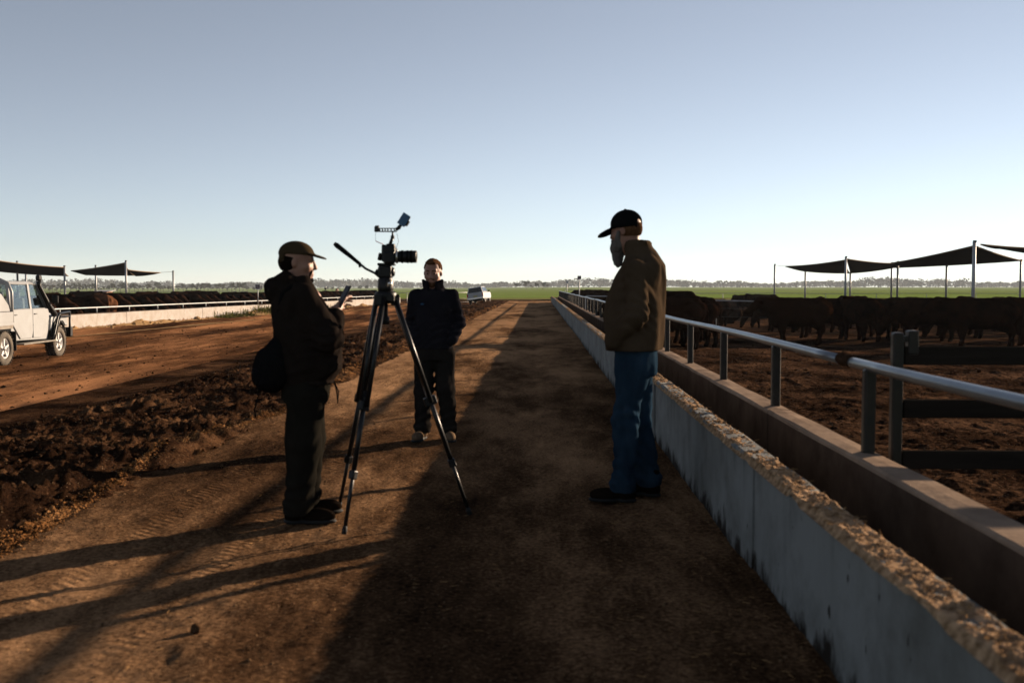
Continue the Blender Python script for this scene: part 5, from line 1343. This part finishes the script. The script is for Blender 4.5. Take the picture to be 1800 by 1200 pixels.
    for s in (-1, 1):
        bb.tube([(s * 0.42, 2.32, 0.50), (s * 0.42, 2.34, 1.16), (s * 0.36, 2.32, 1.28), (0, 2.32, 1.31)], 0.035, 10)
        bb.tube([(s * 0.42, 2.34, 1.10), (s * 0.75, 2.32, 1.17), (s * 0.86, 2.22, 1.17), (s * 0.86, 2.20, 0.80), (s * 0.84, 2.22, 0.52)], 0.03, 10)
    bb.build('bull_bar', MT['plastic'], t)
    # snorkel on the right guard
    sn = MB().tube([(W + 0.05, 1.28, 1.12), (W + 0.04, 1.12, 1.24), (W + 0.02, 0.92, 1.45), (W - 0.06, 0.66, 1.86), (W - 0.06, 0.63, 1.98)], [0.075, 0.075, 0.060, 0.048, 0.055], 12).box((W - 0.06, 0.64, 2.07), (0.13, 0.17, 0.16), None, 0.05)
    sn.build('snorkel', MT['plastic'], t)
    # chassis and tray with hoop headboard and canopy side
    MB().box((0, -0.2, 0.50), (0.9, 4.3, 0.16)).box((0, 1.5, 0.40), (1.4, 0.12, 0.12)).box((0, -1.55, 0.40), (1.4, 0.14, 0.14)).build('chassis', MT['sole'], t)
    tr = MB().box((0, -1.95, 0.98), (1.78, 1.76, 0.08)).box((0.87, -1.95, 1.13), (0.04, 1.76, 0.25), None, 0.006).box((-0.87, -1.95, 1.13), (0.04, 1.76, 0.25), None, 0.006).box((0, -2.82, 1.13), (1.78, 0.03, 0.25), None, 0.006).build('tray', P, t)
    hb = MB().tube([(0.86, -1.12, 1.0), (0.86, -1.12, 1.72), (0.78, -1.12, 1.94), (0.60, -1.12, 2.02), (-0.60, -1.12, 2.02), (-0.78, -1.12, 1.94), (-0.86, -1.12, 1.72), (-0.86, -1.12, 1.0)], 0.035, 10)
    for xx in (-0.45, 0, 0.45): hb.tube([(xx, -1.12, 1.0), (xx, -1.12, 2.0)], 0.018, 8)
    hb.build('headboard_hoop', P, tr)
    MB().prism([(-2.80, 1.26), (-1.20, 1.26), (-1.28, 1.42), (-1.62, 1.68), (-1.90, 1.76), (-2.80, 1.76)], -0.86, 0.86, 'x', 0.02).build('canopy_box', P, tr)
    MB().box((0.885, -2.75, 0.98), (0.03, 0.09, 0.10), None, 0.006).build('tail_lamp', MT['lamp_red'], tr)
    g = MB().prism([(-1.10, 0.95), (-1.10, 0.80), (-1.02, 0.90), (-2.05, 0.90), (-2.80, 0.90), (-2.80, 0.95)][0:1] + [(-1.14, 0.86), (-2.80, 0.86), (-2.80, 0.95)], 0.62, 0.88, 'x').build('tray_guard', MT['dust'], tr)
    for s in (-1, 1):
        wheel(t, (s * 0.76, 1.5, 0.405), 0.405, 0.25, s); wheel(t, (s * 0.76, -1.52, 0.405), 0.405, 0.25, s)
    return t
make_truck()

def make_ute():
    u = empty('parked_ute', (-4.62, 92.0, -0.16), R(-8), 'small white ute with canopy parked tilted on the verge in the distance', 'ute', 'white utes')
    u.rotation_euler = (0, R(-8), R(-7)); u.scale = (0.88, 0.88, 0.88)
    P = MT['far_paint']
    MB().prism([(-2.35, 0.62), (-2.35, 1.12), (2.0, 1.12), (2.45, 1.02), (2.5, 0.55), (1.9, 0.45), (-2.2, 0.45)], -0.86, 0.86, 'x', 0.05).build('body', P, u)
    c = MB().hexa([(-0.82, -2.25, 1.12), (0.82, -2.25, 1.12), (0.82, 0.9, 1.12), (-0.82, 0.9, 1.12), (-0.66, -2.0, 1.72), (0.66, -2.0, 1.72), (0.64, 0.25, 1.74), (-0.64, 0.25, 1.74)])
    bmesh.ops.bevel(c.bm, geom=list(c.bm.edges), offset=0.05, segments=2, profile=0.5, affect='EDGES')
    c.build('canopy', P, u)
    MB().hexa([(-0.72, -2.235, 1.18), (0.72, -2.235, 1.18), (0.72, -2.20, 1.18), (-0.72, -2.20, 1.18), (-0.60, -2.035, 1.64), (0.60, -2.035, 1.64), (0.60, -2.0, 1.64), (-0.60, -2.0, 1.64)]).build('rear_window', MT['dark_glass'], u)
    for s in (-1, 1):
        for y0, y1, y2, y3 in ((-2.0, -0.75, -0.75, -1.85), (-0.6, 0.05, 0.05, -0.6), (0.15, 0.75, 0.25, 0.15)):
            a = [(s * 0.80, y0, 1.20), (s * 0.80, y1, 1.20), (s * 0.685, y2, 1.64), (s * 0.685, y3, 1.64)]
            MB().hexa(a + [(p[0] + s * 0.02, p[1], p[2]) for p in a]).build('side_window', MT['dark_glass'], u)
        MB().box((s * 0.80, -2.37, 0.92), (0.12, 0.04, 0.26), None, 0.01).build('tail_lamp', MT['lamp_red'], u)
        MB().box((s * 0.98, 0.75, 1.22), (0.2, 0.08, 0.14), None, 0.02).build('mirror', MT['plastic'], u)
        for yy in (-1.45, 1.55): wheel(u, (s * 0.74, yy, 0.34), 0.34, 0.22, s, tread=False)
    MB().box((0, -2.44, 0.56), (1.7, 0.14, 0.16), None, 0.03).build('rear_bumper', MT['silver'], u)
    MB().box((0.02, -2.375, 0.78), (0.38, 0.02, 0.12)).build('number_plate', MT['plate'], u)
    MB().box((0, 0, 0.40), (1.3, 4.2, 0.2)).build('underbody', MT['sole'], u)
make_ute()

# ------------------------------------------------------------------ shade sails
def sail_post(x, y, h, label, group):
    z = zp(x, y) if x > 0 else zq(x, y)
    e = link('shade_post', MB().tube([(0, 0, 0), (0, 0, h)], 0.11, 10).data('shade_post', MT['pale_steel']), None, (x, y, z - 0.2))
    MB().box((0.02, 0, h + 0.03), (0.16, 0.22, 0.12), None, 0.01).build('cap_bracket', MT['post'], e)
    return tag(e, label, 'post', group)
def shade_sail(corners, sag, inset, label, group, anchors=None, n=18):
    """four-cornered cloth, edges drawn in between the corners, with a belly"""
    A, B, C, D = [np.array(c, float) for c in corners]
    c0 = (A + B + C + D) / 4
    u = np.linspace(0, 1, n + 1); U, W = np.meshgrid(u, u)
    Pn = (A[None, None] * ((1 - U) * (1 - W))[..., None] + B * (U * (1 - W))[..., None] + C * (U * W)[..., None] + D * ((1 - U) * W)[..., None])
    ex, ey = 4 * U * (1 - U), 4 * W * (1 - W)
    pull = inset * (ex * (1 - ey) + ey * (1 - ex))
    Pn = Pn + (c0 - Pn) * pull[..., None] * 0.5
    Pn[..., 2] -= sag * (ex * ey) + 0.45 * sag * (ex * (1 - ey) + ey * (1 - ex))
    V = Pn.reshape(-1, 3); o_ = V.mean(0)
    i = (np.arange(n)[:, None] * (n + 1) + np.arange(n)[None]).ravel()
    me = npmesh('shade_sail', V - o_, np.stack([i, i + 1, i + n + 2, i + n + 1], 1), MT['sail'])
    s = link('shade_sail', me, None, tuple(o_)); md = s.modifiers.new('thickness', 'SOLIDIFY'); md.thickness = 0.02
    hem = MB()
    for k, line in enumerate((Pn[0], Pn[-1], Pn[:, 0], Pn[:, -1])): hem.tube([tuple(p - o_) for p in line], 0.05, 6)
    hem.build('hem', MT['sail_hem'], s)
    if anchors:
        for c, a in zip((A, B, C, D), anchors):
            if a is not None: MB().tube([tuple(c - o_), tuple(np.array(a) - o_)], 0.02, 5).build('stay_wire', MT['post'], s)
    return tag(s, label, 'shade sail', group)

GP, GS = 'posts of the shade sails', 'shade sails over the pens'
R_POSTS = {'T1': (27.76, 63.0, 4.2), 'T2': (30.16, 96.0, 4.2), 'T3': (31.2, 128.0, 4.18), 'M1': (52.1, 107.0, 4.2), 'M2': (41.5, 113.5, 4.19), 'M2b': (42.8, 119.0, 4.19), 'L1': (46.35, 112.0, 3.64), 'M3': (35.1, 128.0, 3.46), 'N2': (38.9, 122.0, 3.02)}
WHERE_R = {'T1': 'tallest nearest steel post holding the right hand shade sail', 'T2': 'tall steel post at the left peak of the right sails', 'T3': 'lone steel post at the far left end of the right sails', 'M1': 'steel post at the right picture edge under the sail', 'M2': 'thicker of two close posts in the middle of the right sails', 'M2b': 'thinner of two close posts in the middle of the right sails', 'L1': 'short post between the tallest post and the close pair', 'M3': 'thin post under the left tip of the right sails', 'N2': 'thin post just right of the left peak of the right sails'}
for k, (x, y, zt) in R_POSTS.items(): sail_post(x, y, zt - zp(x, y) + 0.2, WHERE_R[k], GP)
shade_sail([(27.77, 63.0, 3.95), (41.0, 114.0, 4.08), (42.3, 117.5, 3.58), (52.24, 107.0, 4.14)], 0.16, 0.02, 'broad black shade sail between the tallest post and the close pair', GS)
shade_sail([(30.22, 96.0, 4.04), (41.42, 113.5, 4.0), (42.83, 119.0, 3.58), (38.91, 122.0, 3.02)], 0.22, 0.05, 'small black shade sail between the left peak and the close pair', GS)
shade_sail([(32.0, 126.0, 3.93), (30.11, 96.0, 3.93), (38.53, 121.0, 3.0), (35.12, 128.0, 3.32)], 0.22, 0.08, 'black shade sail stretched to the lone post at its left tip', GS, [(31.2, 128.0, 4.1), None, None, None])
shade_sail([(29.5, 66.0, 4.16), (35.0, 75.0, 4.25), (48.6, 95.0, 4.40), (41.8, 80.0, 4.45)], 0.2, 0.08, 'black shade sail cut by the right picture edge', GS, [(27.8, 63.05, 4.15), None, None, None])
L_POSTS = {'P1': (-44.07, 108.0, 4.15), 'P2': (-50.83, 108.0, 3.6), 'P3': (-42.5, 118.0, 3.19), 'P4': (-52.66, 120.0, 3.9), 'P5': (-58.1, 112.0, 4.2), 'P6': (-62.4, 125.0, 2.58), 'P7': (-60.2, 118.0, 3.33)}
WHERE_L = {'P1': 'tall post at the peak of the left shade sails', 'P2': 'post just right of the truck holding the left sails', 'P3': 'lone post right of the left shade sails', 'P4': 'thinner post between the two main left sail posts', 'P5': 'tallest post above the truck cab behind the left sails', 'P6': 'short thin post rising behind the truck snorkel', 'P7': 'thin dark post above the truck roof'}
for k, (x, y, zt) in L_POSTS.items(): sail_post(x, y, zt - zq(x, y) + 0.2, WHERE_L[k], GP)
shade_sail([(-44.2, 108.0, 3.97), (-47.6, 119.0, 2.73), (-53.0, 118.0, 2.78), (-51.95, 112.0, 3.17)], 0.12, 0.10, 'black shade sail under the peak post at left', GS)
shade_sail([(-53.7, 96.0, 4.24), (-50.84, 108.0, 3.48), (-55.1, 118.0, 2.65), (-62.0, 112.0, 3.3)], 0.30, 0.06, 'broad black shade sail above the truck at the left picture edge', GS)
shade_sail([(-44.3, 109.0, 3.24), (-43.27, 116.0, 3.03), (-46.54, 121.0, 2.82), (-47.4, 119.0, 2.66)], 0.10, 0.10, 'narrow black shade sail tip reaching toward the lone left post', GS, [None, (-42.5, 118.0, 3.15), None, None])

# ------------------------------------------------------------------ numbered signs
def text_mesh(s, size, mat):
    cu = bpy.data.curves.new('txt', 'FONT'); cu.body = s; cu.size = size; cu.align_x = 'CENTER'; cu.align_y = 'CENTER'; cu.extrude = 0.003; cu.offset = 0.008
    to = bpy.data.objects.new('txt', cu); COL.objects.link(to)
    dg = bpy.context.evaluated_depsgraph_get(); me = bpy.data.meshes.new_from_object(to.evaluated_get(dg))
    bpy.data.objects.remove(to); bpy.data.curves.remove(cu)
    me.materials.clear(); me.materials.append(mat); me.name = 'lettering'; return me
def pen_sign(x, y, z0, ztop, w, txt, label, rz=0.0):
    e = empty('pen_sign', (x, y, 0), R(rz), label, 'sign', 'numbered pen signs')
    MB().tube([(0, 0, z0), (0, 0, ztop)], 0.022, 8).build('post', MT['pale_steel'], e)
    b = MB().box((0, -0.03, ztop - w * 0.45), (w, 0.012, w), None, 0.004).build('board', MT['sign'], e)
    if txt: link('lettering', text_mesh(txt, w * 0.85, MT['sign_ink']), b, (0, -0.04, ztop - w * 0.45), (R(90), 0, 0))
    return e
pen_sign(xl(58) - 0.15, 58.0, 0.2, 1.52, 0.29, '25', 'white number 25 pen sign on a thin post at the left bunk')
pen_sign(xl(88) - 0.2, 88.0, 0.2, 1.55, 0.30, None, 'small far pen sign beside the tripod head')
pen_sign(xr(1.735, 46) + 0.12, 46.0, 0.5, 1.90, 0.17, '24', 'small pen sign on a post above the right hand feeding row')
pen_sign(xr(1.735, 66) + 0.12, 66.0, 0.5, 1.78, 0.15, None, 'faint far pen sign post above the right hand feeding row')

# ------------------------------------------------------------------ shed, tanks and loading ramp beyond the left pen
sh = empty('tin_shed', (-63.4, 147, -0.6), R(-10), 'tiny rusty tin shed with pale roof far beyond the left pen', 'shed')
sh.scale = (0.5, 0.5, 0.56)
MB().box((0, 0, 1.1), (4.0, 3.0, 2.2)).build('wall', MT['shed'], sh)
MB().hexa([(-2.6, -1.9, 2.15), (2.9, -1.9, 2.15), (2.9, 1.9, 2.5), (-2.6, 1.9, 2.5), (-2.6, -1.9, 2.28), (2.9, -1.9, 2.28), (2.9, 1.9, 2.62), (-2.6, 1.9, 2.62)]).build('roof', MT['tank'], sh)
MB().box((-1.1, -1.52, 0.95), (0.9, 0.05, 1.9)).build('door', MT['trim'], sh)
MB().tube([(2.8, -1.8, 0), (2.8, -1.8, 2.2)], 0.06, 6).build('veranda_post', MT['post'], sh)
for k, (x, y, h) in enumerate(((-62.3, 145.2, 1.05), (-61.7, 145.1, 0.85), (-61.1, 145.0, 0.65))):
    o = link('tank', MB().lathe([(0, 0.0), (0, 0.27), (h * 0.85, 0.27), (h, 0.15), (h, 0)], (0, 0, 0), 'z', 16).data('tank', MT['tank']), None, (x, y, -0.62))
    MB().lathe([(h * 0.99, 0.0), (h * 0.99, 0.1), (h + 0.04, 0.1), (h + 0.06, 0.0)], (0, 0, 0), 'z', 12).build('lid', MT['trim'], o)
    tag(o, ('tallest white tank in front of the tin shed', 'middle-sized white tank in front of the tin shed', 'smallest white tank right of the tin shed')[k], 'tank', 'white tanks')
lr = empty('loading_ramp', (-63.4, 141, -0.55), 0, 'dark timber loading ramp sloping up behind the left cattle', 'ramp')
lr.scale = (0.42, 0.42, 0.46)
MB().hexa([(-3.2, -0.4, 0.0), (3.0, -0.4, 1.9), (3.0, 0.4, 1.9), (-3.2, 0.4, 0.0), (-3.2, -0.4, 0.7), (2.9, -0.4, 2.7), (2.9, 0.4, 2.7), (-3.2, 0.4, 0.7)]).build('chute', MT['timber'], lr)
MB().hexa([(-5.6, 0.6, 0.3), (-2.4, 0.6, 2.7), (-2.4, 1.2, 2.7), (-5.6, 1.2, 0.3), (-5.9, 0.6, 0.75), (-2.8, 0.6, 3.15), (-2.8, 1.2, 3.15), (-5.9, 1.2, 0.75)]).build('beam', MT['timber'], lr)
for xx in (-4.0, 0.0, 2.6): MB().box((xx, 0.3, 0.6), (0.25, 0.25, 1.4)).build('leg', MT['timber'], lr)

# ------------------------------------------------------------------ trees
def tree_meshes(seed, h):
    rs = np.random.default_rng(seed)
    tb = MB(); lean = rs.normal(0, 0.04, 2)
    top = Vector((lean[0] * h, lean[1] * h, h * 0.62))
    tb.tube([(0, 0, -0.3), tuple(top * 0.5 + Vector((0.1, 0, 0))), tuple(top)], [h * 0.035, h * 0.024, h * 0.012], 7)
    clumps = []
    for i in range(9):
        a = rs.uniform(0, 6.283); rr = h * rs.uniform(0.12, 0.34); zz = h * rs.uniform(0.45, 0.92)
        e = Vector((math.cos(a) * rr, math.sin(a) * rr, zz)); st = top * rs.uniform(0.45, 0.95)
        tb.tube([tuple(st), tuple((st + e) * 0.5 + Vector((0, 0, -0.02 * h))), tuple(e)], [h * 0.012, h * 0.009, h * 0.004], 5)
        clumps.append((e, h * rs.uniform(0.11, 0.19)))
    V = []; Fc = []
    for e, r in clumps:
        n = 85
        d = rs.normal(0, 1, (n, 3)); d /= np.linalg.norm(d, axis=1)[:, None]
        P = np.array(e)[None] + d * (r * rs.uniform(0.35, 1.05, n) ** 0.6)[:, None] * np.array((1.15, 1.15, 0.72))
        for p in P:
            s = h * rs.uniform(0.022, 0.046); a = rs.normal(0, 1, 3); a /= np.linalg.norm(a); b = np.cross(a, rs.normal(0, 1, 3)); b /= np.linalg.norm(b)
            k = len(V); V += [p - a * s, p + b * s * 0.7, p + a * s, p - b * s * 0.7]; Fc.append((k, k + 1, k + 2, k + 3))
    return tb.data('trunk', MT['trunk']), npmesh('crown', np.array(V), np.array(Fc), MT['leaf'], False)
TREES = [tree_meshes(300 + i, 1.0 * hh) for i, hh in enumerate((7.0, 6.2, 7.8, 5.6, 8.4))]
def gum(i, x, y, z, sc, rz, label, group):
    e = empty('gum_tree', (x, y, z), rz, label, 'tree', group); e.scale = (sc, sc, sc)
    link('trunk', TREES[i][0], e); link('crown', TREES[i][1], e)
zf1 = lambda x, y: float(z_field(np.array(float(x)), np.array(float(y))))
px = -25.0
while px < 660:
    D = 700 + 0.35 * px + random.uniform(-45, 60); x = (px - 932) / 1750 * D
    fade = 1.0 if px < 430 else 0.72
    gum(random.randrange(5), x, D, zf1(x, D) - 0.1, random.uniform(0.72, 1.12) * fade, random.uniform(0, 6.28), 'gum tree in the dense row along the left horizon', 'gum trees on the left horizon')
    px += random.uniform(4.5, 10) if px < 430 else random.uniform(9, 22)
for k, pxx in enumerate((907, 914, 925, 934, 944, 954, 962)):
    D = 900 + 20 * math.sin(k * 2.1); x = (pxx - 932) / 1750 * D
    gum(k % 5, x, D, zf1(x, D) - 0.2, (0.85, 0.95, 1.0, 0.8, 0.85, 0.95, 0.8)[k], k * 1.3, 'dark gum tree in the clump on the horizon at the road\'s end', 'clump of gum trees at the road\'s end')
# hazy wood on the horizon: one mass
V = []; Fc = []
rs = np.random.default_rng(5)
for i in range(1500):
    pxx = rs.uniform(-120, 1950); D = rs.uniform(2100, 3200)
    x = (pxx - 932) / 1750 * D; z = zf1(x, D); hgt = rs.uniform(13, 21) * (0.85 + 0.25 * math.sin(pxx * 0.013) + 0.12 * math.sin(pxx * 0.05))
    n = 34
    P = np.stack([x + rs.normal(0, hgt * 0.28, n), D + rs.normal(0, hgt * 0.28, n), z + hgt * (0.12 + 0.86 * rs.uniform(0, 1, n) ** 0.8)], 1)
    for p in P:
        s = rs.uniform(1.4, 3.2); a = rs.normal(0, 1, 3); a /= np.linalg.norm(a); b = np.cross(a, rs.normal(0, 1, 3)); b /= np.linalg.norm(b)
        k = len(V); V += [p - a * s, p + b * s * 0.8, p + a * s, p - b * s * 0.8]; Fc.append((k, k + 1, k + 2, k + 3))
tag(link('distant_wood', npmesh('distant_wood', np.array(V), np.array(Fc), MT['far_leaf'], False)), 'long hazy wood along the whole horizon', 'wood', kind='stuff')

# ------------------------------------------------------------------ morning haze over the plain
hz = bpy.data.materials.new('morning_haze'); hz.use_nodes = True
N = hz.node_tree.nodes; N.remove(N['Principled BSDF'])
pv = N.new('ShaderNodeVolumePrincipled'); pv.inputs['Color'].default_value = (0.80, 0.90, 1.0, 1); pv.inputs['Density'].default_value = 0.00012; pv.inputs['Anisotropy'].default_value = 0.0
hz.node_tree.links.new(pv.outputs[0], N['Material Output'].inputs['Volume'])
tag(link('haze', MB().box((0, 1500, 12.0), (7000, 4100, 40)).data('haze', hz)), 'thin pale morning haze over the plain', 'haze', kind='stuff')
